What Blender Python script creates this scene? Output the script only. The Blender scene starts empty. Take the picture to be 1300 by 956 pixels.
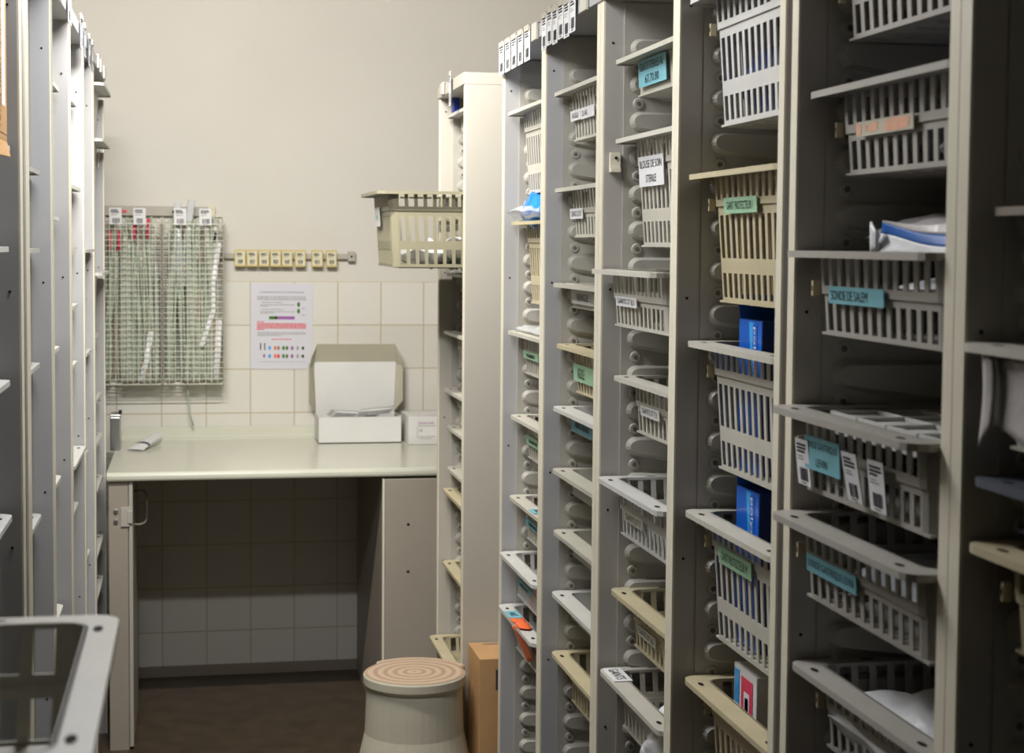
import bpy, math, random
from mathutils import Vector, Matrix
random.seed(7)
S = bpy.context.scene
COL = S.collection
PI = math.pi

# ------------------------------------------------------------------ materials
def mat(name, col, rough=.5, noise=.04, scale=8, spec=.4, bump=0., bscale=60, trans=0., alpha=1., metal=0., sss=0., coat=0., stretch=None, ndetail=3):
    m = bpy.data.materials.new(name); m.use_nodes = True
    nt = m.node_tree; N = nt.nodes; L = nt.links; b = N['Principled BSDF']
    tc = N.new('ShaderNodeTexCoord'); src = tc.outputs['Object']
    if stretch:
        mp = N.new('ShaderNodeMapping'); mp.inputs['Scale'].default_value = stretch
        L.new(src, mp.inputs[0]); src = mp.outputs[0]
    nz = N.new('ShaderNodeTexNoise'); nz.inputs['Scale'].default_value = scale; nz.inputs['Detail'].default_value = ndetail
    L.new(src, nz.inputs['Vector'])
    cr = N.new('ShaderNodeValToRGB')
    cr.color_ramp.elements[0].position = .3; cr.color_ramp.elements[1].position = .7
    cr.color_ramp.elements[0].color = tuple(c * (1 - noise) for c in col) + (1,)
    cr.color_ramp.elements[1].color = tuple(min(1, c * (1 + noise)) for c in col) + (1,)
    L.new(nz.outputs['Fac'], cr.inputs['Fac']); L.new(cr.outputs['Color'], b.inputs['Base Color'])
    b.inputs['Roughness'].default_value = rough
    b.inputs['Specular IOR Level'].default_value = spec
    b.inputs['Metallic'].default_value = metal
    b.inputs['Transmission Weight'].default_value = trans
    b.inputs['Alpha'].default_value = alpha
    b.inputs['Coat Weight'].default_value = coat
    if bump:
        n2 = N.new('ShaderNodeTexNoise'); n2.inputs['Scale'].default_value = bscale
        L.new(src, n2.inputs['Vector'])
        bp = N.new('ShaderNodeBump'); bp.inputs['Strength'].default_value = bump; bp.inputs['Distance'].default_value = .01
        L.new(n2.outputs['Fac'], bp.inputs['Height']); L.new(bp.outputs['Normal'], b.inputs['Normal'])
    return m

M = {}
M['plaster'] = mat('painted_plaster', (.67, .645, .585), .85, .02, 3, .2, .05, 90)
M['side'] = mat('right_wall_paint', (.60, .57, .50), .85, .02, 3, .2)
M['darkwall'] = mat('low_bounce_brown_wall', (.20, .17, .13), .85, .02, 3, .2)  # unseen walls made dark brown to cut bounced light
M['ceil'] = mat('ceiling_paint', (.40, .36, .30), .9, .02, 3, .2)
M['floor'] = mat('dark_lino', (.075, .055, .035), .45, .2, 14, .4)
M['panel'] = mat('laminate_panel', (.44, .42, .39), .45, .03, 5, .4)
M['panel_cool_lit'] = mat('laminate_panel_cool_lit', (.43, .425, .425), .45, .03, 5, .4)  # same laminate tinted cooler, the bluish light put into its colour
M['endpanel'] = mat('cream_end_panel', (.47, .445, .385), .45, .03, 2.2, .4)
M['edge'] = mat('cream_edge_band', (.80, .75, .60), .4, .04, 12, .4)
M['filler'] = mat('brown_filler', (.27, .23, .18), .6, .05, 12, .3)
M['liner'] = mat('grey_runner_liner', (.40, .385, .34), .4, .05, 10, .45)
M['plastic'] = mat('pale_basket_plastic', (.56, .535, .46), .42, .04, 14, .45)
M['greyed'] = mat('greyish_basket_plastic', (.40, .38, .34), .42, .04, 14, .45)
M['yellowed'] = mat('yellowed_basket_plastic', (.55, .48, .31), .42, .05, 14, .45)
M['white_pl'] = mat('whiter_basket_plastic', (.60, .595, .56), .42, .04, 14, .45)
M['tray'] = mat('solid_tray_plastic', (.52, .50, .42), .35, .04, 10, .5)
M['slate'] = mat('slate_tray_plastic', (.10, .11, .14), .35, .05, 10, .5)
M['hole'] = mat('hole_shade', (.02, .018, .012), .8, .1, 10, .1)  # flat dark faces, the shade inside holes put into their colour
M['black'] = mat('black_ink', (.015, .015, .02), .6, .1, 10, .2)
M['grey_ink'] = mat('grey_ink', (.22, .22, .2), .7, .1, 10, .2)
M['red_ink'] = mat('red_ink', (.72, .12, .14), .7, .1, 10, .2)
M['teal'] = mat('teal_label', (.20, .48, .55), .5, .06, 30, .3)
M['green_l'] = mat('green_label', (.34, .56, .36), .5, .06, 30, .3)
M['orange_l'] = mat('orange_label', (.75, .42, .28), .6, .12, 40, .2)
M['orange'] = mat('orange_tape', (.85, .16, .05), .5, .1, 40, .4)
M['white'] = mat('white_paper', (.76, .76, .76), .6, .02, 10, .3)
M['card_w'] = mat('white_cardboard', (.73, .725, .70), .7, .03, 8, .2)
M['card_in'] = mat('grey_board_inside', (.55, .52, .41), .75, .04, 8, .2)
M['card_b'] = mat('brown_cardboard', (.50, .30, .14), .75, .06, 6, .2, .1, 50)
M['navy'] = mat('navy_tag_edge', (.04, .05, .09), .5, .1, 10, .3)
M['yellow'] = mat('yellow_block', (.62, .50, .20), .55, .08, 30, .3)
M['yellow_w'] = mat('yellowed_paper', (.70, .66, .48), .6, .04, 30, .3)
M['blue'] = mat('bright_blue_card', (.01, .13, .62), .3, .1, 20, .5, coat=.3)
M['blue_l'] = mat('light_blue_print', (.05, .38, .85), .3, .1, 20, .5)
M['dblue'] = mat('dark_blue_shaded_card', (.008, .03, .16), .35, .1, 20, .5)  # real dark blue card, and the painted shade on carton sides
M['bluefilm'] = mat('blue_plastic_film', (.02, .22, .75), .15, .2, 25, .6, .4, 40)
M['clearfilm'] = mat('clear_plastic_film', (.80, .84, .86), .12, .05, 25, .6, .4, 40, alpha=.55)
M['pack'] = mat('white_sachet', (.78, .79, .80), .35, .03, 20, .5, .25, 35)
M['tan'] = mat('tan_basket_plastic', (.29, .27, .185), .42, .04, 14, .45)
M['recess'] = mat('shaded_recess', (.14, .13, .11), .6, .1, 10, .2)
M['pack_dim'] = mat('dimmed_grey_packet', (.42, .40, .39), .35, .06, 20, .5, .25, 35)  # grey film, and a darkened copy of the white sachet to look less lit
M['navyblue'] = mat('navy_bottle', (.01, .03, .22), .3, .1, 20, .5)
M['greentube'] = mat('pale_green_tube', (.46, .54, .42), .3, .15, 30, .5, .1, 50)
M['greensleeve'] = mat('pale_green_sleeve', (.55, .60, .50), .25, .12, 22, .6, .3, 40, alpha=.75)
M['beigetube'] = mat('tan_tube', (.42, .32, .25), .35, .15, 30, .5)
M['wire'] = mat('white_coated_wire', (.72, .70, .60), .4, .05, 20, .5)
M['steel'] = mat('brushed_steel', (.50, .50, .50), .3, .06, 30, .5, metal=.9, stretch=(60, 60, 1))
M['rail'] = mat('grey_rail', (.42, .39, .33), .5, .05, 20, .4)
M['worktop'] = mat('worktop_laminate', (.66, .66, .55), .22, .015, 6, .5)
M['door'] = mat('beige_cabinet_door', (.36, .32, .265), .5, .03, 4, .35)
M['pink'] = mat('pink_print', (.7, .05, .12), .5, .1, 20, .3)
M['violet'] = mat('violet_print', (.32, .12, .36), .6, .1, 20, .3)
M['green_d'] = mat('green_print', (.07, .18, .03), .6, .1, 20, .3)
M['poster'] = mat('poster_paper', (.66, .655, .71), .4, .01, 10, .4)
M['greyprint'] = mat('grey_print', (.38, .38, .38), .6, .1, 20, .3)
M['emit'] = bpy.data.materials.new('lamp_diffuser'); M['emit'].use_nodes = True
e_ = M['emit'].node_tree.nodes['Principled BSDF']; e_.inputs['Emission Color'].default_value = (1, .93, .80, 1); e_.inputs['Emission Strength'].default_value = 6

def tiles():
    m = bpy.data.materials.new('cream_wall_tiles'); m.use_nodes = True
    nt = m.node_tree; N = nt.nodes; L = nt.links; b = N['Principled BSDF']
    tc = N.new('ShaderNodeTexCoord'); sp = N.new('ShaderNodeSeparateXYZ'); cb = N.new('ShaderNodeCombineXYZ')
    L.new(tc.outputs['Object'], sp.inputs[0]); L.new(sp.outputs['X'], cb.inputs['X']); L.new(sp.outputs['Z'], cb.inputs['Y'])
    br = N.new('ShaderNodeTexBrick'); br.offset = 0; br.squash = 1
    br.inputs['Scale'].default_value = 1; br.inputs['Brick Width'].default_value = .1503; br.inputs['Row Height'].default_value = .15167
    br.inputs['Mortar Size'].default_value = .0022; br.inputs['Mortar Smooth'].default_value = .3
    br.inputs['Color1'].default_value = (.69, .67, .605, 1); br.inputs['Color2'].default_value = (.73, .71, .645, 1)
    br.inputs['Mortar'].default_value = (.55, .47, .32, 1)
    L.new(cb.outputs[0], br.inputs['Vector']); L.new(br.outputs['Color'], b.inputs['Base Color'])
    bp = N.new('ShaderNodeBump'); bp.inputs['Strength'].default_value = .5; bp.inputs['Distance'].default_value = .003; bp.invert = True
    L.new(br.outputs['Fac'], bp.inputs['Height']); L.new(bp.outputs['Normal'], b.inputs['Normal'])
    b.inputs['Roughness'].default_value = .3
    return m
M['tiles'] = tiles()

def rings():
    m = bpy.data.materials.new('ringed_stool_top'); m.use_nodes = True
    nt = m.node_tree; N = nt.nodes; L = nt.links; b = N['Principled BSDF']
    tc = N.new('ShaderNodeTexCoord'); w = N.new('ShaderNodeTexWave'); w.wave_type = 'RINGS'; w.rings_direction = 'Z'
    w.inputs['Scale'].default_value = 13; w.inputs['Distortion'].default_value = .6; w.inputs['Detail Scale'].default_value = 2
    cr = N.new('ShaderNodeValToRGB'); cr.color_ramp.elements[0].color = (.40, .27, .18, 1); cr.color_ramp.elements[1].color = (.54, .41, .29, 1)
    cr.color_ramp.elements[0].position = .25; cr.color_ramp.elements[1].position = .6
    L.new(tc.outputs['Object'], w.inputs['Vector']); L.new(w.outputs['Fac'], cr.inputs['Fac']); L.new(cr.outputs[0], b.inputs['Base Color'])
    bp = N.new('ShaderNodeBump'); bp.inputs['Strength'].default_value = .4; bp.inputs['Distance'].default_value = .002
    L.new(w.outputs['Fac'], bp.inputs['Height']); L.new(bp.outputs['Normal'], b.inputs['Normal'])
    b.inputs['Roughness'].default_value = .6
    return m
M['rings'] = rings()

# ------------------------------------------------------------------ mesh helpers
class MB:
    def __init__(s): s.v = []; s.f = []; s.mi = []; s.ms = []
    def m(s, name):
        if name not in s.ms: s.ms.append(name)
        return s.ms.index(name)
    def hexa(s, p, m):          # p: 8 points, bottom 4 then top 4
        i = len(s.v); s.v += [tuple(q) for q in p]; k = s.m(m)
        for a in ((0, 3, 2, 1), (4, 5, 6, 7), (0, 1, 5, 4), (1, 2, 6, 5), (2, 3, 7, 6), (3, 0, 4, 7)):
            s.f.append(tuple(i + q for q in a)); s.mi.append(k)
        return s
    def box(s, x0, x1, y0, y1, z0, z1, m):
        return s.hexa([(x0, y0, z0), (x1, y0, z0), (x1, y1, z0), (x0, y1, z0), (x0, y0, z1), (x1, y0, z1), (x1, y1, z1), (x0, y1, z1)], m)
    def poly(s, pts, m):
        i = len(s.v); s.v += [tuple(p) for p in pts]; s.f.append(tuple(range(i, i + len(pts)))); s.mi.append(s.m(m)); return s
    def prism(s, a, b, m, mcap=None):    # two congruent rings
        n = len(a); i = len(s.v); s.v += [tuple(p) for p in a] + [tuple(p) for p in b]; k = s.m(m); kc = s.m(mcap or m)
        for j in range(n):
            q = (j + 1) % n; s.f.append((i + j, i + q, i + n + q, i + n + j)); s.mi.append(k)
        s.f.append(tuple(range(i + n - 1, i - 1, -1))); s.mi.append(kc)
        s.f.append(tuple(range(i + n, i + 2 * n))); s.mi.append(kc)
        return s
    def cyl(s, p0, p1, r, m, n=12, r1=None):
        p0 = Vector(p0); p1 = Vector(p1); d = (p1 - p0).normalized()
        u = d.orthogonal().normalized(); w = d.cross(u); r1 = r if r1 is None else r1
        A = [p0 + (u * math.cos(2 * PI * k / n) + w * math.sin(2 * PI * k / n)) * r for k in range(n)]
        B = [p1 + (u * math.cos(2 * PI * k / n) + w * math.sin(2 * PI * k / n)) * r1 for k in range(n)]
        return s.prism(A, B, m)
    def tube(s, pts, r, m, n=6, flat=1.):
        pts = [Vector(p) for p in pts]; rings = []; k = s.m(m)
        for j, p in enumerate(pts):
            d = (pts[min(j + 1, len(pts) - 1)] - pts[max(j - 1, 0)]).normalized()
            u = Vector((0, 1, 0)).cross(d)
            u = u.normalized() if u.length > 1e-3 else d.orthogonal().normalized()
            w = d.cross(u); i = len(s.v)
            for a in range(n):
                q = p + u * math.cos(2 * PI * a / n) * r + w * math.sin(2 * PI * a / n) * r * flat
                s.v.append(tuple(q))
            rings.append(i)
        for j in range(len(rings) - 1):
            for a in range(n):
                b = (a + 1) % n
                s.f.append((rings[j] + a, rings[j] + b, rings[j + 1] + b, rings[j + 1] + a)); s.mi.append(k)
        s.f.append(tuple(rings[0] + a for a in reversed(range(n)))); s.mi.append(k)
        s.f.append(tuple(rings[-1] + a for a in range(n))); s.mi.append(k)
        return s
    def grid(s, fn, nu, nv, m):
        i = len(s.v); k = s.m(m) if isinstance(m, str) else None
        for a in range(nu + 1):
            for b in range(nv + 1): s.v.append(tuple(fn(a / nu, b / nv)))
        for a in range(nu):
            for b in range(nv):
                q = i + a * (nv + 1) + b
                s.f.append((q, q + nv + 1, q + nv + 2, q + 1)); s.mi.append(k if k is not None else s.m(m(a / nu, b / nv)))
        return s
    def mesh(s, name):
        me = bpy.data.meshes.new(name); me.from_pydata(s.v, [], s.f)
        for q in s.ms: me.materials.append(M[q])
        me.polygons.foreach_set('material_index', s.mi); me.update(); return me
    def build(s, name, parent=None, loc=(0, 0, 0), bevel=0, smooth=False):
        o = bpy.data.objects.new(name, s.mesh(name)); COL.objects.link(o); o.location = loc
        if parent: o.parent = parent
        if smooth:
            for p in o.data.polygons: p.use_smooth = True
        if bevel:
            b = o.modifiers.new('bevel', 'BEVEL'); b.width = bevel; b.segments = 2; b.limit_method = 'ANGLE'
        return o

def tag(o, label=None, cat=None, group=None, kind=None):
    if label: o['label'] = label
    if cat: o['category'] = cat
    if group: o['group'] = group
    if kind: o['kind'] = kind
    return o
def empty(name, loc, label, cat, group=None, rz=0):
    o = bpy.data.objects.new(name, None); COL.objects.link(o); o.location = loc; o.rotation_euler = (0, 0, rz)
    o.empty_display_size = .05
    return tag(o, label, cat, group)

_tc = {}
def text2d(s):
    if s in _tc: return _tc[s]
    cu = bpy.data.curves.new('lettering', 'FONT'); cu.body = s; cu.resolution_u = 3
    o = bpy.data.objects.new('lettering', cu); COL.objects.link(o)
    dg = bpy.context.evaluated_depsgraph_get(); dg.update()
    me = o.evaluated_get(dg).to_mesh()
    v = [(p.co.x, p.co.y) for p in me.vertices]; f = [tuple(p.vertices) for p in me.polygons]
    o.evaluated_get(dg).to_mesh_clear()
    bpy.data.objects.remove(o); bpy.data.curves.remove(cu)
    if v:
        x0 = min(p[0] for p in v); x1 = max(p[0] for p in v); y0 = min(p[1] for p in v); y1 = max(p[1] for p in v)
        v = [((p[0] - x0) / (x1 - x0) - .5, (p[1] - y0) / max(1e-6, y1 - y0) - .5) for p in v]
    _tc[s] = (v, f); return _tc[s]

def printed(mb, o, r, u, w, h, base, items, t=.0012, edge=None):
    """card of w x h centred at o, right r, up u; items: ('t',text,cx,cy,tw,th,mat) / ('r',x0,y0,x1,y1,mat) in card units (m, centre 0)"""
    o = Vector(o); r = Vector(r).normalized(); u = Vector(u).normalized(); n = r.cross(u).normalized()
    c = [(-w / 2, -h / 2), (w / 2, -h / 2), (w / 2, h / 2), (-w / 2, h / 2)]
    A = [o + r * x + u * y for x, y in c]; B = [p + n * t for p in A]
    mb.prism(A, B, edge or base, base)
    for it in items:
        if it[0] == 'r':
            _, x0, y0, x1, y1, m = it
            mb.poly([o + r * x + u * y + n * (t + .0004) for x, y in ((x0, y0), (x1, y0), (x1, y1), (x0, y1))], m)
        elif it[0] == 'q':
            mb.poly([o + r * x + u * y + n * (t + .0004) for x, y in it[1]], it[2])
        elif it[0] == 'e':
            _, cx, cy, rx, ry, m = it
            mb.poly([o + r * (cx + rx * math.cos(a * PI / 8)) + u * (cy + ry * math.sin(a * PI / 8)) + n * (t + .0005) for a in range(16)], m)
        else:
            _, s, cx, cy, tw, th, m = it
            v, f = text2d(s); i = len(mb.v)
            mb.v += [tuple(o + r * (cx + p[0] * tw) + u * (cy + p[1] * th) + n * (t + .0006)) for p in v]
            k = mb.m(m)
            for q in f: mb.f.append(tuple(i + a for a in q)); mb.mi.append(k)
    return mb

def barcode_items(w, h, ink='grey_ink', seed=0):
    rr = random.Random(seed); it = []
    y = h * .40
    for k in range(3):
        it.append(('r', -w * .38, y - h * .045, w * (.1 + .28 * rr.random()), y, 'black')); y -= h * .075
    y -= h * .04
    for k in range(2):
        it.append(('r', -w * .36, y - h * .02, w * (.0 + .25 * rr.random()), y, ink)); y -= h * .06
    x = -w * .25
    while x < w * .28:
        q = w * (.02 + .05 * rr.random()); it.append(('r', x, -h * .40, x + q, -h * .12, 'black')); x += q + w * (.02 + .03 * rr.random())
    it.append(('r', -w * .2, -h * .46, w * .2, -h * .43, ink))
    return it

# ------------------------------------------------------------------ room
def struct(name, mb, bevel=0):
    o = mb.build(name, bevel=bevel); o['kind'] = 'structure'; return o
XL, XR, YB, YF, ZC = -.905, 1.40, 5.756, -4.5, 2.75
struct('floor', MB().box(XL - .1, XR + .1, YF - .1, YB + .1, -.08, 0, 'floor'))
struct('ceiling', MB().box(XL - .1, XR + .1, YF - .1, YB + .1, ZC, ZC + .08, 'ceil'))
struct('wall_back', MB().box(XL - .1, XR + .1, YB, YB + .1, 0, ZC, 'plaster'))
struct('wall_left', MB().box(XL - .1, XL, YF, YB, 0, ZC, 'darkwall'))
struct('wall_right', MB().box(XR, XR + .1, YF, YB, 0, ZC, 'darkwall'))
struct('wall_front', MB().box(XL - .1, XR + .1, YF - .1, YF, 0, ZC, 'darkwall'))  # set far back and dark so little light bounces off it
tl = MB().box(XL, XR, -.007, 0, 0, 1.365, 'tiles').mesh('trim_1')
o = bpy.data.objects.new('trim_1', tl); COL.objects.link(o); o['kind'] = 'structure'; o.location = (.1923 - 9 * .1503, YB, 0)
for v in tl.vertices: v.co.x -= (.1923 - 9 * .1503)
struct('baseboard_back', MB().box(XL, XR, YB - .02, YB - .007, 0, .035, 'filler'))

# ------------------------------------------------------------------ cabinets
def runner(mb, x0, y, ny, z, big=True):
    """moulded support runner: rounded nose, flat top, lower edge sloping back up; y = liner face, ny = direction it bulges to"""
    pts = []; r = .017
    for k in range(9):
        a = PI / 2 + PI * k / 8
        pts.append((x0 + r + r * math.cos(a), z - r + r * math.sin(a)))
    pts += [(x0 + .13, z - .056), (x0 + .26, z - .058), (x0 + .50, z - .03), (x0 + .50, z)]
    cx = sum(p[0] for p in pts) / len(pts); cz = z - r
    A = [(p[0], y, p[1]) for p in pts]
    B = [(p[0] + (.006 if p[0] < x0 + .05 else 0), y + ny * .013, p[1] + (cz - p[1]) * .28) for p in pts]
    mb.prism(A, B, 'liner')
def screw(mb, x, y, ny, z):
    n = 14; R = .0105
    A = [(x + R * math.cos(2 * PI * k / n), y, z + R * math.sin(2 * PI * k / n)) for k in range(n)]
    B = [(x + R * .8 * math.cos(2 * PI * k / n), y + ny * .003, z + R * .8 * math.sin(2 * PI * k / n)) for k in range(n)]
    mb.prism(A, B, 'liner')
    mb.cyl((x, y + ny * .0031, z), (x, y + ny * .0038, z), .0042, 'recess', 8)

def cabinet(label, X, sgn, y0, y1, t0, t1, ztop, depth=.62, off=0., panel='panel', near=None, strips=((0, 1),), head=.03):
    """open fronted column; X = front plane, sgn=+1 goes to +X; opening y0..y1, side panels t0 (near) and t1 (far) thick"""
    root = empty('basket_cabinet', (X, (y0 + y1) / 2, 0), label, 'cabinet')
    cy = (y0 + y1) / 2; a0, a1 = y0 - cy, y1 - cy
    def bx(mb, xa, xb, ya, yb, za, zb, m):
        xa, xb = sorted((sgn * xa, sgn * xb)); return mb.box(xa, xb, ya, yb, za, zb, m)
    for (ya, yb, mm) in ((a0 - t0, a0, near or panel), (a1, a1 + t1, panel)):
        mb = MB(); bx(mb, .003, depth, ya, yb, 0, ztop - head, mm)
        o = mb.build('side_panel', root)
        mb = MB(); bx(mb, 0, .003, ya, yb, 0, ztop - head, 'edge'); mb.build('edge_strip', o)
        mb = MB()
        for zz in (.25, .62, 1.02, 1.42, 1.86):
            q = a1 if yb > a1 else a0; d = -1 if yb > a1 else 1
            mb.cyl((sgn * .017, q, zz), (sgn * .017, q + d * .0008, zz), .0022, 'hole', 8)  # dark disc painted for the shade in the hole
        mb.build('peg_hole', o)
    mb = MB(); bx(mb, -.004, depth, a0 - t0, a1 + t1, ztop - head, ztop, panel); o = mb.build('top_panel', root, bevel=.0015)
    mb = MB(); bx(mb, .02, depth - .01, a0, a1, .06, .08, panel); mb.build('bottom_panel', root)
    mb = MB(); bx(mb, .04, .055, a0, a1, 0, .06, 'filler'); mb.build('plinth', root)
    mb = MB(); bx(mb, depth - .012, depth, a0, a1, .06, ztop - head, panel); mb.build('back_panel', root)
    for (yy, ny) in ((a0, 1), (a1, -1)):
        mb = MB(); ya, yb = sorted((yy, yy + ny * .004))
        bx(mb, .037, depth - .012, ya, yb, .08, ztop - head - .004, 'liner')
        z = .642 + off
        while z > .2: z -= .065
        k = 0
        while z < ztop - head - .02:
            m2 = MB(); runner(m2, .048, yy + ny * .004, ny, z - .009)
            screw(m2, .064, yy + ny * .004, ny, z - .009 - .050)
            if sgn < 0: m2.v = [(-q[0], q[1], q[2]) for q in m2.v]; m2.f = [tuple(reversed(q)) for q in m2.f]
            i = len(mb.v); mb.v += m2.v
            for f, mi in zip(m2.f, m2.mi): mb.f.append(tuple(i + q for q in f)); mb.mi.append(mb.m(m2.ms[mi]))
            z += .065; k += 1
        mb.build('runner_liner', root)
    return root

XR0 = .72
OP = {'R6': (.98, 1.458, .0, .022), 'R5': (1.503, 1.915, .021, .021), 'R4': (1.980, 2.415, .020, .018), 'R3': (2.450, 2.886, .0165, .024),
      'R2': (2.936, 3.380, .024, .0205), 'R1': (3.422, 3.850, .0205, .018), 'M': (4.092, 4.500, .018, .018)}
cab = {}
cab['R6'] = cabinet('dark open basket cabinet cut off by the right edge of the picture', XR0, 1, OP['R6'][0], OP['R6'][1], .022, .022, 1.965)
cab['R5'] = cabinet('open basket cabinet holding the teal-labelled SONDE baskets, second from right', XR0, 1, *OP['R5'], 1.965, off=.012)
cab['R4'] = cabinet('open basket cabinet holding the two blue cartons, third from right', XR0, 1, *OP['R4'], 1.965)
cab['R3'] = cabinet('open basket cabinet with the BLOUSE DE SOIN STERILE basket, fourth from right', XR0, 1, *OP['R3'], 1.965)
cab['R2'] = cabinet('open basket cabinet with shallow trays and seven tags on its top, fifth from right', XR0, 1, *OP['R2'], 1.965, panel='panel_cool_lit')
cab['R1'] = cabinet('narrow-looking open cabinet with five tags on top and orange tape below', XR0, 1, *OP['R1'], 1.965, panel='panel_cool_lit')
cab['M'] = cabinet('cabinet with blank cream side standing apart at the end of the right row', .663, 1, *OP['M'], 1.925, near='endpanel', panel='endpanel')
MB().box(.03, .6, -.262, -.238, 0, 1.93, 'filler').build('filler_strip', cab['R4'])
# small bracket and stickers on the panels
mb = MB().box(.012, .030, .4, .41, 1.63, 1.665, 'edge').box(.012, .03, .395, .4, 1.63, 1.637, 'edge')
for q in range(len(mb.v)): mb.v[q] = (mb.v[q][0], mb.v[q][1] - .4 + .2175 - .0105, mb.v[q][2])
mb.cyl((.022, .206, 1.655), (.022, .2055, 1.655), .003, 'hole', 8); mb.build('bracket', cab['R3'])

XL0 = -.262
OPL = {'L0': (2.20, 2.655), 'L1': (2.80, 3.238), 'L2': (3.275, 3.715), 'L3': (3.752, 4.17), 'L4': (4.205, 4.58), 'L5': (4.62, 5.10)}
ln = {'L0': 'leftmost open cabinet with the big printed carton in its top bay',
      'L1': 'open cabinet with wide pale panel, second from the left edge',
      'L2': 'open cabinet with grey inner panel, third from the left edge',
      'L3': 'open cabinet topped by upright tags, fourth from the left edge',
      'L4': 'narrow open cabinet beside the last left-hand one, fifth from the left edge',
      'L5': 'last cabinet of the left row, beside the worktop, with white bins high up'}
for k, (a, b) in OPL.items():
    ks = list(OPL); i = ks.index(k); nx = OPL[ks[i + 1]][0] if i < 5 else b + .04
    t1 = min(.03, (nx - b) / 2); t0 = .03 if i == 0 else min(.03, (a - OPL[ks[i - 1]][1]) / 2)
    if k == 'L0': t1 = .04
    if k == 'L1': t0 = .06
    cab[k] = cabinet(ln[k], XL0, -1, a, b, t0, t1, 2.005, panel='panel_cool_lit')

# ------------------------------------------------------------------ baskets
W, D, RF, RS = .405, .585, .035, .027      # rim outer width, depth, front flange, side flange
def ringpts(x0, x1, hw, r, n, ch=False):
    """rounded rectangle, n segments per corner, starting at the +y front corner, counter order"""
    P = []
    for (cx, cy, a0) in ((x0 + r, hw - r, PI / 2), (x0 + r, -hw + r, PI), (x1 - r, -hw + r, 1.5 * PI), (x1 - r, hw - r, 0)):
        for k in range(n + 1):
            a = a0 + (PI / 2) * k / n
            P.append((cx + r * math.cos(a), cy + r * math.sin(a)))
    return P
def rim_mesh(m, chamfer=True):
    mb = MB(); n = 3
    out = ringpts(0, D, W / 2, .022, n); inn = ringpts(RF, D - RF, W / 2 - RS, .018, n)
    t = .0045; N = len(out); k = mb.m(m)
    rows = [[(x, y, 0) for x, y in inn], [(x, y, 0) for x, y in out], [(x, y, -.008) for x, y in out],
            [(x + (.003 if x < D / 2 else -.003), y * .985, -.008) for x, y in out], [(x + (.003 if x < D / 2 else -.003), y * .985, -t) for x, y in out], [(x, y, -t) for x, y in inn]]
    i0 = len(mb.v)
    for rw in rows: mb.v += rw
    for a in range(len(rows)):
        b = (a + 1) % len(rows)
        for j in range(N):
            q = (j + 1) % N
            mb.f.append((i0 + a * N + j, i0 + a * N + q, i0 + b * N + q, i0 + b * N + j)); mb.mi.append(k)
    for (x, y) in ((.015, .15), (.015, -.15), (.1, .19), (.1, -.19), (D - .1, .19), (D - .1, -.19)):
        sx, sy = (.004, .010) if x < .05 else (.010, .003)
        mb.poly([(x + sx * math.cos(a * PI / 6), y + sy * math.sin(a * PI / 6), .0004) for a in range(12)], 'hole')  # dark oval on the rim, coloured as the shade of an opening
    return mb.mesh('rim')
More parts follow.
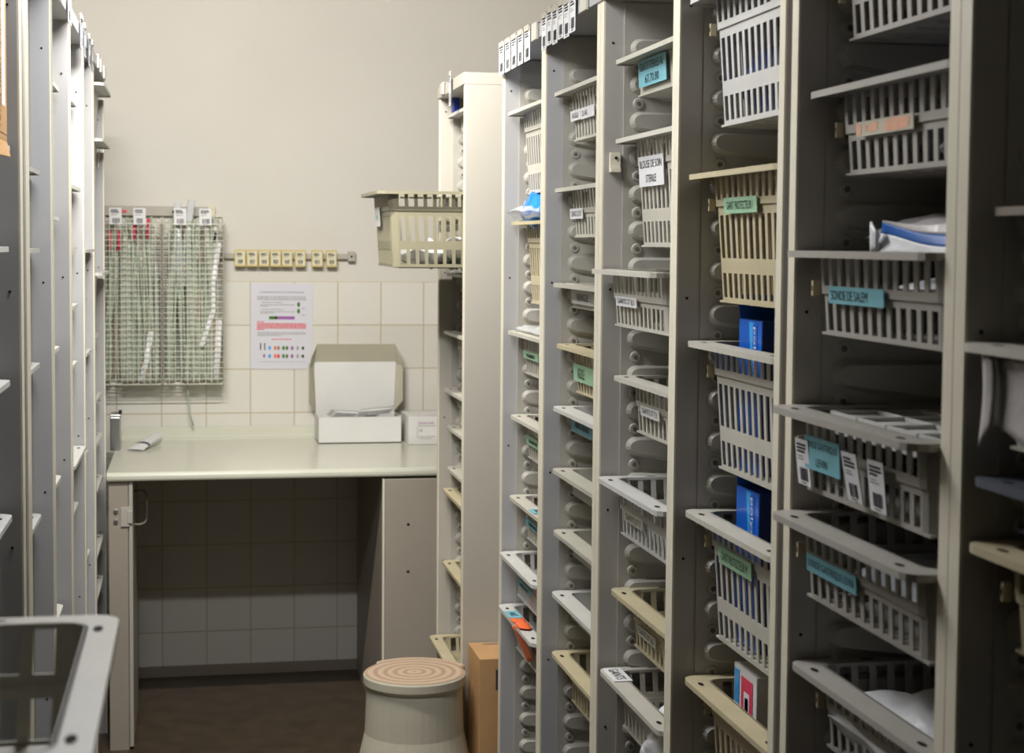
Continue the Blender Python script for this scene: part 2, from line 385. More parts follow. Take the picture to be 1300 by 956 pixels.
def body_mesh(m, h, rows, k=.055, nf=12, ns=20, step=.003):
    mb = MB(); th = .0022
    x0, x1, hw, r = RF, D - RF, W / 2 - RS, .018
    cxs = (x0 + x1) / 2
    sides = [(Vector((x0, 0)), Vector((0, -1)), Vector((-1, 0)), hw - r, nf), (Vector((cxs, -hw)), Vector((1, 0)), Vector((0, -1)), (x1 - x0) / 2 - r, ns),
             (Vector((x1, 0)), Vector((0, 1)), Vector((1, 0)), hw - r, nf), (Vector((cxs, hw)), Vector((-1, 0)), Vector((0, 1)), (x1 - x0) / 2 - r, ns)]
    edges = [0] + [q for rw in rows for q in rw] + [h]
    vs = rows[0][1] + .01 if len(rows) else 0
    def F(sd, u, v, d, e):
        c, t, n, L, _ = sd; uu = u * (L - k * v) / L
        p = c + t * uu + n * (d - k * v + e); return (p.x, p.y, -v)
    def cell(sd, u0, u1, v0, v1, e):
        mb.hexa([F(sd, u0, v1, -th, e), F(sd, u1, v1, -th, e), F(sd, u1, v1, 0, e), F(sd, u0, v1, 0, e), F(sd, u0, v0, -th, e), F(sd, u1, v0, -th, e), F(sd, u1, v0, 0, e), F(sd, u0, v0, 0, e)], m)
    bands = []; v = 0
    for a, b in rows: bands.append((v, a)); v = b
    bands.append((v, h))
    for sd in sides:
        L = sd[3]
        for j, (a, b) in enumerate(bands):
            if b - a > 1e-4:
                if rows and j == 1:
                    cell(sd, -L, L, a, vs, step); cell(sd, -L, L, vs, b, 0)
                else: cell(sd, -L, L, a, b, step if (rows and j == 0) else 0)
        for j, (a, b) in enumerate(rows):
            n = sd[4]; p = 2 * L / n; bar = p * (.40 if n == nf else .38)
            for q in range(n + 1):
                u = -L + q * p
                cell(sd, max(-L, u - bar / 2), min(L, u + bar / 2), a, b, step if j == 0 else 0)
    for (sx, sy, a0) in ((x0 + r, hw - r, PI / 2), (x0 + r, -hw + r, PI), (x1 - r, -hw + r, 1.5 * PI), (x1 - r, hw - r, 0)):
        gx = 1 if sx < cxs else -1; gy = -1 if sy > 0 else 1
        segs = ((0, vs, step), (vs, h, 0)) if rows else ((0, h, 0),)
        for v0, v1, e in segs:
            for q in range(3):
                t0, t1 = a0 + PI / 6 * q, a0 + PI / 6 * (q + 1)
                def G(t, v, d): return (sx + gx * k * v + (r + d + e) * math.cos(t), sy + gy * k * v + (r + d + e) * math.sin(t), -v)
                mb.hexa([G(t0, v1, -th), G(t1, v1, -th), G(t1, v1, 0), G(t0, v1, 0), G(t0, v0, -th), G(t1, v0, -th), G(t1, v0, 0), G(t0, v0, 0)], m)
    q = k * h
    mb.box(x0 + q, x1 - q, -hw + q, hw - q, -h, -h + .003, m)
    if rows:      # small moulded feet under the floor of the basket
        for j in range(6):
            yy = -hw + q + .03 + j * (2 * (hw - q) - .06) / 5
            mb.box(x0 + q + .02, x1 - q - .02, yy - .002, yy + .002, -h - .003, -h, m)
    return mb.mesh('body')
R20 = ((.005, .038), (.061, .124), (.146, .182)); R10 = ((.004, .041), (.060, .094))
TYPES = {}
def btype(h, m):
    if (h, m) not in TYPES:
        hh, rows = {20: (.19, R20), 10: (.10, R10), 5: (.05, ()), 15: (.14, ()), 7: (.065, ()), 11: (.098, ()), 19: (.18, ())}[h]
        TYPES[h, m] = (rim_mesh(m), body_mesh(m, hh, rows), hh)
    return TYPES[h, m]
ORD = ['topmost', 'second', 'third', 'fourth', 'fifth', 'sixth', 'seventh', 'eighth', 'ninth', 'tenth']
CN = {'R6': 'rightmost cabinet', 'R5': 'second cabinet from right', 'R4': 'third cabinet from right', 'R3': 'fourth cabinet from right',
      'R2': 'fifth cabinet from right', 'R1': 'sixth cabinet from right', 'M': 'cabinet with blank side',
      'L0': 'leftmost cabinet', 'L1': 'second cabinet from left', 'L2': 'third cabinet from left', 'L3': 'fourth cabinet from left',
      'L4': 'fifth cabinet from left', 'L5': 'last left cabinet'}
def card(parent, name, y, v, w, h, base, items, k=.055, x=RF, out=.0065, label=None, edge=None, slant=0.):
    """card on the front of a basket: y across (local), v below rim"""
    xx = x + k * v - out
    mb = MB(); up = Vector((-k + slant, 0, 1)).normalized()
    printed(mb, (xx, y, -v), (0, -1, 0), up, w, h, base, items, edge=edge)
    o = mb.build(name, parent)
    if label: o['label'] = label
    return o
def basket(c, i, X, z, h=20, m='plastic', desc=None, yoff=0, rz=0, kindword=None, slanty=0):
    rim, body, hh = btype(h, m)
    a, b = (OP[c][:2] if c in OP else OPL[c]); cy = (a + b) / 2
    if c[0] != 'L': cy = b - .0085 - W / 2 if c != 'R5' else (a + b) / 2
    word = kindword or ('shallow tray' if h in (5, 7) else 'solid bin' if h in (11, 15, 19) else 'slotted basket')
    d = desc or ('deep pale ' + word if h == 20 else 'pale ' + word)
    lab = '%s, %s%s, %s' % (d, ORD[i], '' if i == 0 else ' from top', CN[c])
    if len(lab.split()) > 16: lab = '%s, %s, %s' % (d, ORD[i], CN[c])
    root = empty('storage_' + word.split()[-1], (X, cy + yoff, z), lab,
                 word.split()[-1], 'plastic baskets and trays in the ' + ('left' if c[0] == 'L' else 'right') + ' hand cabinets', (PI if c[0] == 'L' else 0) + rz)
    root.rotation_euler[1] = slanty
    o = bpy.data.objects.new('rim', rim); COL.objects.link(o); o.parent = root
    o = bpy.data.objects.new('body', body); COL.objects.link(o); o.parent = root
    if h in (10, 20) and c in ('R6', 'R5', 'R4'):
        s = MB().box(RF - .005, RF + .004, W / 2 - RS, W / 2 - RS + .0055, -.054, -.036, 'yellowed').box(RF - .0055, RF - .005, W / 2 - RS + .002, W / 2 - RS + .0038, -.048, -.042, 'black').build('slide_stop', root)
    return root
BK = {}
def text_label(b, y, v, w, h, base, lines, m='black', fw=.8, fh=.55, **kw):
    n = len(lines); it = []
    for j, s in enumerate(lines):
        ff = fw if not isinstance(s, tuple) else s[1]; s = s if isinstance(s, str) else s[0]
        it.append(('t', s, kw.get('tx', 0), h * ((n - 1) / 2 - j) / n * .95, w * ff, h / n * fh, m))
    kw.pop('tx', None)
    return card(b, 'label', y, v, w, h, base, it, **kw)

def scribble(w, h, seed, m='black'):
    rr = random.Random(seed); it = []; x = -w * .4
    while x < w * .38:
        q = w * (.015 + .02 * rr.random())
        it.append(('r', x, -h * .22, x + q, h * (.05 + .2 * rr.random()), m)); x += q + w * (.012 + .02 * rr.random())
    return it

# --- R6 (rightmost)
b = basket('R6', 0, .735, 1.538, 5, 'filler', 'dark brownish shallow tray')
b = basket('R6', 1, .708, 1.411, 11, 'plastic', 'solid bin with white sachet hanging over its front')
mb = MB().grid(lambda u, v: (.722 + .003 * math.sin(v * 3 + u * 2) + .002 * math.sin(u * 11), 1.405 - u * .17 - .008 * v, 1.402 - v * (.065 + .03 * u) - .0), 14, 10, 'pack_dim')  # dimmed colour stands in for the weak light on the sachet
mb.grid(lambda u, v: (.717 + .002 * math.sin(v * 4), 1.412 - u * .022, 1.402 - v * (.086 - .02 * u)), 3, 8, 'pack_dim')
tag(mb.build('sachet', smooth=True), 'pale sachet hanging over the front rim of a bin in the rightmost cabinet', 'sachet')
bpy.data.objects['sachet'].modifiers.new('thick', 'SOLIDIFY').thickness = .002
b = basket('R6', 2, .722, 1.284, 5, 'slate', 'dark slate blue shallow tray')
b = basket('R6', 3, .718, 1.221, 10, 'yellowed', 'yellowed slotted basket in shadow')

# --- R5
b = basket('R5', 0, .73, 1.845, 10, 'greyed', 'slotted basket cut off by the top edge')
b = basket('R5', 1, .729, 1.685, 10, 'greyed', 'slotted basket with orange blotched label'); b5a = b
card(b, 'label', .038, .049, .156, .017, 'card_in', [('r', -.076, -.0065, -.062, .0065, 'orange_l'), ('q', ((-.040, -.005), (-.018, -.004), (-.014, .005), (-.030, .006), (-.042, .002)), 'orange_l'), ('q', ((.0, -.005), (.03, -.0075), (.066, -.005), (.070, .006), (.02, .0075), (.004, .003)), 'orange_l'), ('r', -.052, -.003, -.046, .004, 'orange_l')], label='beige strip with faded orange patches')
b = basket('R5', 2, .703, 1.495, 10, 'greyed', 'slotted basket with teal SONDE DE SALEM label'); b5s = b
text_label(b, .047, .051, .157, .020, 'teal', [('SONDE DE SALEM', .68)], fh=.56, tx=-.018, label='teal label')
b = basket('R5', 3, .688, 1.307, 10, 'greyed', 'slotted basket with white grid insert and SONDE GASTRIQUE LEVIN label'); b5l = b
text_label(b, .089, .049, .108, .040, 'teal', [('SONDE GASTRIQUE', .9), ('LEVIN', .33)], fh=.48, label='tall teal label', out=.011)
for j, (y, v, sl) in enumerate(((.150, .064, .0), (-.009, .060, .25), (-.067, .062, .0))):
    w_, h_ = .042, .056
    card(b, 'barcode_tag', y, v, w_, h_, 'white', barcode_items(w_, h_, seed=j), out=.011 + .004 * (j == 1), edge='navy', slant=-.05 - sl * .3, label='white barcode tag hung on the basket front')
mb = MB()
for i in range(9): mb.box(RF + .03 + i * .058, RF + .033 + i * .058, -.165, .165, -.03, -.004, 'white_pl')
for i in range(5): mb.box(RF + .03, RF + .497, -.165 + i * .0818, -.162 + i * .0818, -.03, -.004, 'white_pl')
for i in range(8):
    for j in range(4): mb.box(RF + .036 + i * .058, RF + .085 + i * .058, -.160 + j * .0818, -.086 + j * .0818, -.012, -.009, 'white_pl')
mb.build('divider_grid', b)['label'] = 'white divider grid set inside the basket'
b = basket('R5', 4, .690, 1.177, 10, 'greyed', 'slotted basket with narrow teal SONDE GASTRIQUE LEVIN strip'); b5g = b
text_label(b, .072, .053, .150, .021, 'teal', [('SONDE GASTRIQUE LEVIN', .92)], fh=.5, label='long teal label')
b = basket('R5', 5, .719, .990, 10, 'greyed', 'slotted basket cut off by the bottom edge'); b5z = b

# --- R4
b = basket('R4', 0, .727, 1.866, 20, 'white_pl', 'deep whitish slotted basket cut off by the picture top'); b4a = b
b = basket('R4', 1, .729, 1.606, 20, 'yellowed', 'deep yellowed basket with green GANT PROTECTEUR label'); b4b = b
text_label(b, .035, .048, .143, .023, 'green_l', [('GANT PROTECTEUR 1', .8)], fh=.5, label='pale green label')
b = basket('R4', 2, .731, 1.356, 20, 'plastic', 'deep beige slotted basket holding the upper blue carton'); b4c = b
b = basket('R4', 3, .731, 1.098, 20, 'plastic', 'deep basket holding lower blue carton, green GANT PROTECTEUR M label'); b4d = b
text_label(b, .040, .052, .145, .026, 'green_l', [('GANT PROTECTEUR M', .8)], fh=.5, label='green label')
b = basket('R4', 4, .734, .840, 20, 'yellowed', 'yellowed basket at the bottom edge'); b4e = b

# --- R3
b = basket('R3', 0, .735, 1.826, 7, 'tray', 'solid tray with teal GANTS STERILES label'); b3a = b
text_label(b, .050, .030, .17, .046, 'teal', [('GANTS STERILES AL', .84), ('67.70.80', .5)], fh=.6, label='teal label')
b = basket('R3', 1, .736, 1.687, 20, 'plastic', 'deep basket with white BLOUSE DE SOIN STERILE label'); b3b = b
text_label(b, .057, .060, .153, .052, 'white', [('BLOUSE DE SOIN', .88), ('STERILE', .42)], fh=.5, label='white label')
b = basket('R3', 2, .695, 1.457, 10, 'plastic', 'slotted basket with GANTS ST label, pulled out a little'); b3c = b
text_label(b, .056, .054, .135, .017, 'white', [('GANTS ST 8,5', .8)], fh=.6, label='white label')
b = basket('R3', 3, .738, 1.266, 10, 'plastic', 'slotted basket with small GANTS 7 label'); b3d = b
text_label(b, .051, .054, .118, .018, 'white', [('GANTS ST 7,5', .8)], fh=.6, label='white label')
b = basket('R3', 4, .711, 1.083, 10, 'white_pl', 'slotted basket with bright rim and framed label, pulled out'); b3e = b
text_label(b, .051, .056, .123, .018, 'tray', [('GANTS ST 7', .8)], fh=.6, label='faded label')
b = basket('R3', 5, .738, .879, 10, 'yellowed', 'dim basket with brownish rim holding white sachets'); b3f = b
text_label(b, .054, .056, .115, .018, 'tray', [('GANTS ST 6,5', .8)], fh=.6, label='faded label')
b = basket('R3', 6, .719, .732, 10, 'plastic', 'basket with a marked paper on its rim'); b3g = b
mb = MB(); printed(mb, (.022, .145, .0008), (0, -1, 0), (1, 0, 0), .09, .034, 'white', [('t', 'GANTS', 0, 0, .07, .018, 'black')]); mb.build('label', b)['label'] = 'white paper label lying on the rim'

# --- R2
b = basket('R2', 0, .732, 1.812, 10, 'plastic', 'slotted basket with two white labels'); b2a = b
text_label(b, .118, .050, .085, .021, 'white', [('AIGUILLE', .7)], fh=.5); text_label(b, .015, .051, .11, .022, 'white', [('25 AIG', .4)], fh=.45, tx=-.02)
b = basket('R2', 1, .735, 1.615, 10, 'plastic', 'slotted basket with one small white label'); b2b = b
text_label(b, .115, .052, .11, .021, 'white', [('TUBINGS CLOTS', .85)], fh=.5)
b = basket('R2', 2, .734, 1.420, 5, 'tray', 'solid tray with pale bluish label'); b2c = b
text_label(b, .040, .026, .20, .028, 'card_w', [('SERINGUE', .5)], fh=.5)
b = basket('R2', 3, .742, 1.293, 10, 'yellowed', 'yellowed slotted basket with pale green label'); b2d = b
text_label(b, .056, .055, .20, .036, 'green_l', [('AIGUILLE', .3)], fh=.6, tx=-.03)
b = basket('R2', 4, .736, 1.162, 5, 'white_pl', 'shallow clear tray with teal label'); b2e = b
card(b, 'label', .04, .028, .20, .032, 'teal', scribble(.15, .03, 3), label='teal label')
b = basket('R2', 5, .736, 1.031, 5, 'tray', 'plain beige shallow tray')
b = basket('R2', 6, .739, .901, 5, 'tray', 'plain beige shallow tray')
b = basket('R2', 7, .737, .770, 5, 'white_pl', 'plain pale shallow tray')
b = basket('R2', 8, .738, .642, 10, 'yellowed', 'yellowed slotted basket at the picture bottom')

# --- R1
b = basket('R1', 0, .724, 1.807, 20, 'plastic', 'deep slotted basket with blue film inside'); b1a = b
b = basket('R1', 1, .734, 1.552, 20, 'yellowed', 'deep yellowed basket under the blue bag'); b1b = b
b = basket('R1', 2, .728, 1.296, 10, 'plastic', 'slotted basket with film on the rim and green label'); b1c = b
card(b, 'label', .06, .052, .17, .018, 'green_l', scribble(.12, .02, 5), label='green strip')
b = basket('R1', 3, .736, 1.096, 10, 'plastic', 'slotted basket with pale green label'); b1d = b
card(b, 'label', .06, .052, .17, .022, 'green_l', scribble(.12, .02, 6))
b = basket('R1', 4, .735, .903, 10, 'plastic', 'slotted basket with teal sticker on rim'); b1e = b
mb = MB(); printed(mb, (.018, -.06, .0008), (0, -1, 0), (1, 0, 0), .06, .03, 'teal', scribble(.05, .03, 2)); mb.build('label', b)['label'] = 'teal sticker on the rim'
card(b, 'label', .05, .052, .17, .018, 'teal', scribble(.12, .02, 8))
b = basket('R1', 5, .713, .767, 10, 'white_pl', 'slotted basket with bright rim, no tape, pulled out'); b1f = b
card(b, 'label', .04, .054, .16, .016, 'teal', scribble(.12, .02, 9))
b = basket('R1', 6, .711, .640, 10, 'white_pl', 'slotted basket with orange tape and teal sticker, pulled out'); b1g = b
mb = MB(); printed(mb, (.016, .08, .0008), (0, -1, 0), (1, 0, 0), .07, .03, 'teal', [('t', 'AIG', 0, 0, .04, .016, 'black')]); mb.build('label', b)['label'] = 'teal sticker on the rim'
mb = MB().grid(lambda u, v: ((.03 - .04 * v if v < .75 else -.0) if True else 0, .035 - u * .11 - .01 * math.sin(v * 5), .003 + .002 * math.sin(u * 14)) , 10, 4, 'orange')
mb.grid(lambda u, v: (-.001 + .03 * v + .002 * math.sin(u * 11), .035 - u * .11 - v * .03, .003 - v * .075 - .01 * math.sin(u * 5)), 10, 8, 'orange')
o = mb.build('tape', b, smooth=True); o['label'] = 'crumpled orange tape stuck over rim and front'; o.modifiers.new('t', 'SOLIDIFY').thickness = .001

# --- M
b = basket('M', 0, .68, 1.848, 20, 'white_pl', 'deep whitish slotted basket beneath a blue bottle'); bm0 = b
card(b, 'label', .05, .07, .07, .045, 'white', scribble(.05, .03, 1))
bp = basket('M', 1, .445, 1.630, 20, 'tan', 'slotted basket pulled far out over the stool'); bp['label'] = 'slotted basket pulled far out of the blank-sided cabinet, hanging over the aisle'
for o in bp.children:
    if o.name.startswith(('rim', 'body')): pass
card(bp, 'label', .06, .062, .11, .050, 'card_w', scribble(.06, .03, 4, 'teal'), label='pale blue label')
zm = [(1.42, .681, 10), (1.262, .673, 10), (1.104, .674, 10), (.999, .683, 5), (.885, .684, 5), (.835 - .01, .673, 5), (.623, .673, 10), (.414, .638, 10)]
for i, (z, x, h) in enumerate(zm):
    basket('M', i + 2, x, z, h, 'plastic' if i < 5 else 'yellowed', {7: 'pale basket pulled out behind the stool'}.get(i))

# --- left row
for c, lst in (('L0', [(-.275, 1.49, 10), (-.275, 1.286, 10), (-.274, 1.078, 10)]),
               ('L1', [(-.28, 1.629, 10), (-.282, 1.485, 10), (-.283, 1.27, 10), (-.283, .983, 10)]),
               ('L2', [(-.281, 1.825, 20), (-.283, 1.55, 20), (-.284, 1.272, 20), (-.283, .99, 20), (-.281, .706, 20)]),
               ('L3', [(-.276, 1.83, 10), (-.268, 1.626, 10), (-.278, 1.485, 10), (-.276, 1.347, 10), (-.278, 1.207, 10), (-.26, .997, 10), (-.278, .859, 10)]),
               ('L4', [(-.261, 1.478, 10), (-.28, 1.346, 10), (-.269, 1.21, 5), (-.282, 1.144, 10), (-.279, .937, 10), (-.277, .666, 10)]),
               ('L5', [(-.237, 1.931, 15), (-.241, 1.779, 19), (-.243, 1.412, 15), (-.272, 1.227, 10), (-.27, 1.049, 10), (-.269, .927, 10), (-.267, .80, 10), (-.266, .62, 10), (-.267, .497, 5)])):
    for i, (x, z, h) in enumerate(lst):
        b = basket(c, i, x, z, h, 'white_pl', {15: 'whitish solid bin', 19: 'tall whitish solid bin', 5: 'shallow tray', 10: 'slotted basket seen as rim corner', 20: 'deep basket seen as rim corner'}[h])
        if c == 'L4': b.scale = (1, .90, 1)
        if c == 'L5' and i == 1:
            card(b, 'label', -.14, .04, .03, .05, 'white', [('r', -.012, -.01, .012, .005, 'pink')], label='white label with pink print')
# big basket pulled far out at the picture's lower left
_rf = RF; RF = .026
OPL['L9'] = (1.0, 1.43); CN['L9'] = 'cabinet'
cabinet('open cabinet beside the camera on the left, just outside the picture', XL0, -1, 1.0, 1.43, .03, .03, 2.005, panel='panel_cool_lit')
TYPES[10, 'near'] = (rim_mesh('plastic'), body_mesh('plastic', .10, R10, ns=18), .10); b = None
_b = btype
btype = lambda h, m: TYPES[10, 'near']
b = basket('L9', 3, -.061, 1.189, 10, 'plastic'); b['label'] = 'large slotted basket pulled far out at the lower left corner of the picture'
b.location.y = 1.40 - W / 2
btype = _b; RF = _rf

# ------------------------------------------------------------------ tags clipped on cabinet tops
ctag = 0
def hangtag(X, Y, z, w, h, facing, label, group, k, lean=0):
    mb = MB(); s = -1 if facing < 0 else 1      # facing -X (right row) or +X (left row)
    r = (0, -1, 0) if s < 0 else (0, 1, 0)
    printed(mb, (0, 0, -h / 2), r, (lean, 0, 1), w, h, 'white', barcode_items(w, h, seed=k), edge='navy', t=.0018)
    mb.box(-.004 if s < 0 else 0, 0 if s < 0 else .004, -w / 2 + .004, w / 2 - .004, -.008, .004, 'rail')
    return tag(mb.build('barcode_tag', loc=(X, Y, z)), label, 'tag', group)
for k in range(5):
    hangtag(.712, 3.835 - .076 * k, 1.968, .062, .072, -1, '%s of the five white barcode tags on the sixth cabinet from right' % ('farthest', 'second farthest', 'middle', 'second nearest', 'nearest')[k] if True else '', 'tags on top of the sixth cabinet', k)
for k in range(6):
    hangtag(.712, 3.355 - .052 * k, 1.972 + .004 * (k % 2), .048, .072, -1, '%s white barcode tag from the far end on the fifth cabinet top' % ('first', 'second', 'third', 'fourth', 'fifth', 'sixth')[k], 'tags on top of the fifth cabinet', 10 + k)
def holder(X, Y, z, facing, label, m='plastic', hh=.035, ww=.05, grp='empty clip-on label holders'):
    mb = MB().box(-.006, .0, -ww / 2, ww / 2, -hh, 0, m).box(-.006, .02, -ww / 2, ww / 2, 0, .002, m)
    if facing > 0: mb.v = [(-x, y, z_) for x, y, z_ in mb.v]; mb.f = [tuple(reversed(f)) for f in mb.f]
    return tag(mb.build('label_holder', loc=(X, Y, z), bevel=.001), label, 'label holder', grp)
holder(.715, 3.458, 1.9665, -1, 'empty grey clip-on label holder beside the five tags')
holder(.715, 3.01, 1.9665, -1, 'empty pale clip-on label holder beside the row of six tags')
holder(.657, 4.40, 1.9265, -1, 'grey clip-on holder at the far corner of the blank-sided cabinet', hh=.03)
hangtag(.654, 4.25, 1.940, .03, .085, -1, 'white tag hanging from the top of the blank-sided cabinet', None, 31)
for k, (Y, z, w) in enumerate(((3.62, 2.03, .10), (4.0, 2.02, .08), (4.12, 2.015, .05), (4.3, 2.01, .07), (4.42, 2.01, .05))):
    hangtag(-.2555, Y, z, w, .075, 1, '%s upright barcode tag counted from the camera on the left cabinets top' % ('first', 'second', 'third', 'fourth', 'fifth')[k], 'tags on the left cabinet tops', 40 + k)
for k, Y in enumerate((4.7, 4.82, 5.0)):
    holder(-.257, Y, 2.0065, 1, '%s white label holder above the last left cabinet' % ('nearest', 'middle', 'farthest')[k], m='white_pl', grp='holders above the last left cabinet')

# ------------------------------------------------------------------ cartons and things in the baskets
def carton(name, x, y, z, w, d, h, mats, label, cat, rz=0, faces=None, flap=True, grp=None):
    """w along x, d along y; origin at base centre; mats (sides, front)"""
    root = empty(name, (x, y, z), label, cat, grp, rz)
    mb = MB(); i = mb.box(-w / 2, w / 2, -d / 2, d / 2, 0, h, mats[0]); mb.mi[-1] = mb.m(mats[1]); mb.build('carton', root, bevel=.001)
    return root
def polysafe(x, y, z, h, label, k):
    r = carton('glove_carton', x, y, z, .20, .10, h, ('dblue', 'blue'), label, 'carton', grp='blue cartons standing in baskets')  # sides take the darker blue, painting in their shade
    mb = MB(); printed(mb, (-.1005, 0, h / 2), (0, -1, 0), (0, 0, 1), .098, h - .002, 'blue', [
        ('q', [(.005 + .012 * math.sin(a * .35), -h / 2 + .003 + (h - .006) * a / 12) for a in range(13)] + [(.016, h / 2 - .003), (.016, -h / 2 + .003)], 'blue_l'),
        ], t=.0006)
    # name running down the face
    mb2 = MB(); printed(mb2, (-.1013, -.022, h - .052), (0, 0, -1), (0, -1, 0), .092, .019, 'blue', [('t', 'polysafe', 0, .0, .085, .014, 'white')], t=.0005)
    mb.build('front_print', r); mb2.build('name_print', r)
    mb = MB(); printed(mb, (.03, -.0505, h / 2), (1, 0, 0), (0, 0, 1), .1, h * .8, 'dblue', [('r', -.02, h * (.3 - .1 * j), .0, h * (.33 - .1 * j), 'blue_l') for j in range(6)] + [('r', .03, -h * .35, .05, h * .38, 'orange')], t=.0006)
    mb.build('side_print', r)
    mb = MB().hexa([(-.1, .049, h), (.1, .049, h), (.1, .05, h), (-.1, .05, h), (-.1, .062, h + .035), (.08, .062, h + .035), (.08, .063, h + .035), (-.1, .063, h + .035)], 'blue')
    mb.build('flap', r)
    return r
polysafe(.895, 2.285, 1.171, .222, 'bright blue carton standing in the beige basket under the yellowed basket', 0)
polysafe(.895, 2.285, .913, .232, 'darker blue carton standing in the basket with green label, lower of two', 1)
r = carton('glove_carton', .895, 2.285, .656, .20, .10, .222, ('card_w', 'white'), 'white and pink carton at the bottom edge in third cabinet from right', 'carton')
mb = MB(); printed(mb, (-.1005, -.01, .17), (0, -1, 0), (0, 0, 1), .05, .08, 'pink', [('r', -.012, -.02, .012, .02, 'white'), ('r', -.008, -.012, .008, .012, 'pink')], t=.0006)
mb.build('print', r)
mb = MB(); printed(mb, (-.1005, .035, .19), (0, -1, 0), (0, 0, 1), .02, .05, 'blue_l', [], t=.0006); mb.build('side_stripe', r)
r = carton('box', 1.0, 2.06, 1.42, .14, .09, .235, ('dblue', 'blue'), 'blue carton rising out of the yellowed basket, half hidden by the post', 'carton')
r = carton('box', .86, 2.10, 1.42, .05, .05, .12, ('pack', 'pink'), 'small pink and white box inside the yellowed basket with green label', 'carton')

def pillow(name, loc, sx, sy, sz, m, label, cat, seed=0, rot=(0, 0, 0), amp=.15, stripe=None, grp=None, nu=22, nv=16):
    rr = random.Random(seed); ph = [rr.random() * 6 for _ in range(8)]
    def nz(u, v): return (math.sin(u * 9 + ph[0] + v * 4) + math.sin(v * 13 + ph[1] - u * 7) * .7 + math.sin(u * 23 + v * 17 + ph[2]) * .5 + math.sin(u * 31 - v * 27 + ph[5]) * .35)
    mb = MB()
    for s in (1, -1):
        def fn(u, v, s=s):
            e = (1 - abs(2 * u - 1) ** 4) * (1 - abs(2 * v - 1) ** 4)
            z = s * sz / 2 * (e ** .6) * (1 + amp * nz(u, v)) + sz * .1 * nz(u * .6, v * .5) * .5
            return ((u - .5) * sx * (1 + .02 * math.sin(v * 9 + ph[3])), (v - .5) * sy * (1 + .03 * math.sin(u * 8 + ph[4])), z + sz / 2)
        mm = (lambda u, v: stripe[0] if stripe[1] <= v < stripe[2] else m) if stripe else m
        mb.grid(fn if s > 0 else (lambda u, v: fn(1 - u, v)), nu, nv, mm)
    o = mb.build(name, loc=loc, smooth=True); o.rotation_euler = rot
    return tag(o, label, cat, grp)
# packages in SONDE DE SALEM basket
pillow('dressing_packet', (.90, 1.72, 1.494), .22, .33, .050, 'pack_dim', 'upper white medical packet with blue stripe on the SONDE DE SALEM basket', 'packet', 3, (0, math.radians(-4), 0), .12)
pillow('dressing_packet', (.94, 1.70, 1.43), .26, .27, .045, 'pack', 'lower white packet inside the SONDE DE SALEM basket', 'packet', 4, (0, 0, 0), .12)
M['bandblue'] = mat('printed_blue_band', (.01, .10, .38), .4, .1, 20, .4)
def pk(u, v): return (.775 + .010 * v + .003 * math.sin(u * 6 + v * 3), 1.805 - u * .25, 1.492 + v * (.037 - .004 * u) + .002 * math.sin(u * 7 + v * 2))
def sk(u): return .60 - .42 * u, .94 - .42 * u
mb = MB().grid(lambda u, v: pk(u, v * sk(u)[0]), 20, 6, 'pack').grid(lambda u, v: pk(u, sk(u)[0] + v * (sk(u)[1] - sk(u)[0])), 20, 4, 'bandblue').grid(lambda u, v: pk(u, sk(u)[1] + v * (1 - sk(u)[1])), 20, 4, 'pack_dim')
mb.grid(lambda u, v: (.775 - .006 * v, 1.815 - .02 * u - .012 * v, 1.495 + .034 * v * (1 - .4 * u)), 3, 4, 'pack')
o = mb.build('dressing_packet', smooth=True); o.modifiers.new('t', 'SOLIDIFY').thickness = .003
tag(o, 'upright white packet with a broad blue band, front of SONDE DE SALEM basket', 'packet')
# R5 orange label basket: blue and grey packets
pillow('packet', (.93, 1.60, 1.592), .2, .10, .05, 'blue', 'blue packet inside the basket with orange blotched label', 'packet', 5, (0, 0, .1), .1)
pillow('packet', (.93, 1.72, 1.592), .2, .10, .045, 'pack', 'grey white packet inside the basket with orange blotched label', 'packet', 6, (0, 0, .1), .1)
pillow('packet', (.88, 1.73, 1.084), .22, .30, .05, 'clearfilm', 'clear packets lying inside the basket with long teal strip', 'packet', 8, (0, 0, 0), .15)
pillow('packet', (.86, 1.70, .893), .22, .30, .09, 'pack', 'grey packet lying inside the basket at bottom edge, second cabinet', 'packet', 9, (0, 0, 0), .15)
# R4 packets
pillow('packet', (.88, 2.19, 1.681), .2, .3, .11, 'dblue', 'dark packet inside the deep whitish basket at the top', 'packet', 10, (0, 0, 0), .1)
for k, (y, m_, w_) in enumerate(((2.33, 'pack', .028), (2.28, 'orange', .022), (2.245, 'blue_l', .02), (2.19, 'white', .03), (2.13, 'dblue', .03), (2.07, 'blue_l', .02))):
    mb = MB().box(-.07, .07, -w_ / 2, w_ / 2, 0, .075 if k < 3 else .06, m_).box(-.071, -.07, -w_ / 2 + .004, w_ / 2 - .004, .02, .05, 'white')
    if k not in (0, 1, 3, 4): continue
    tag(mb.build('small_carton', loc=(.875 if y < 2.2 or y > 2.34 else .80 + .065, y if y < 2.2 else y - .0, .9135 if False else 1.171), bevel=.001) if not (2.2 < y < 2.34) else mb.build('small_carton', loc=(.775 + .0, y, 1.171)) if False else mb.build('small_carton', loc=(1.08, y, 1.171), bevel=.001),
        '%s narrow carton standing behind the bright blue carton' % {0: 'white', 1: 'orange', 3: 'second white', 4: 'dark blue'}[k], 'carton', 'narrow cartons in the beige basket')
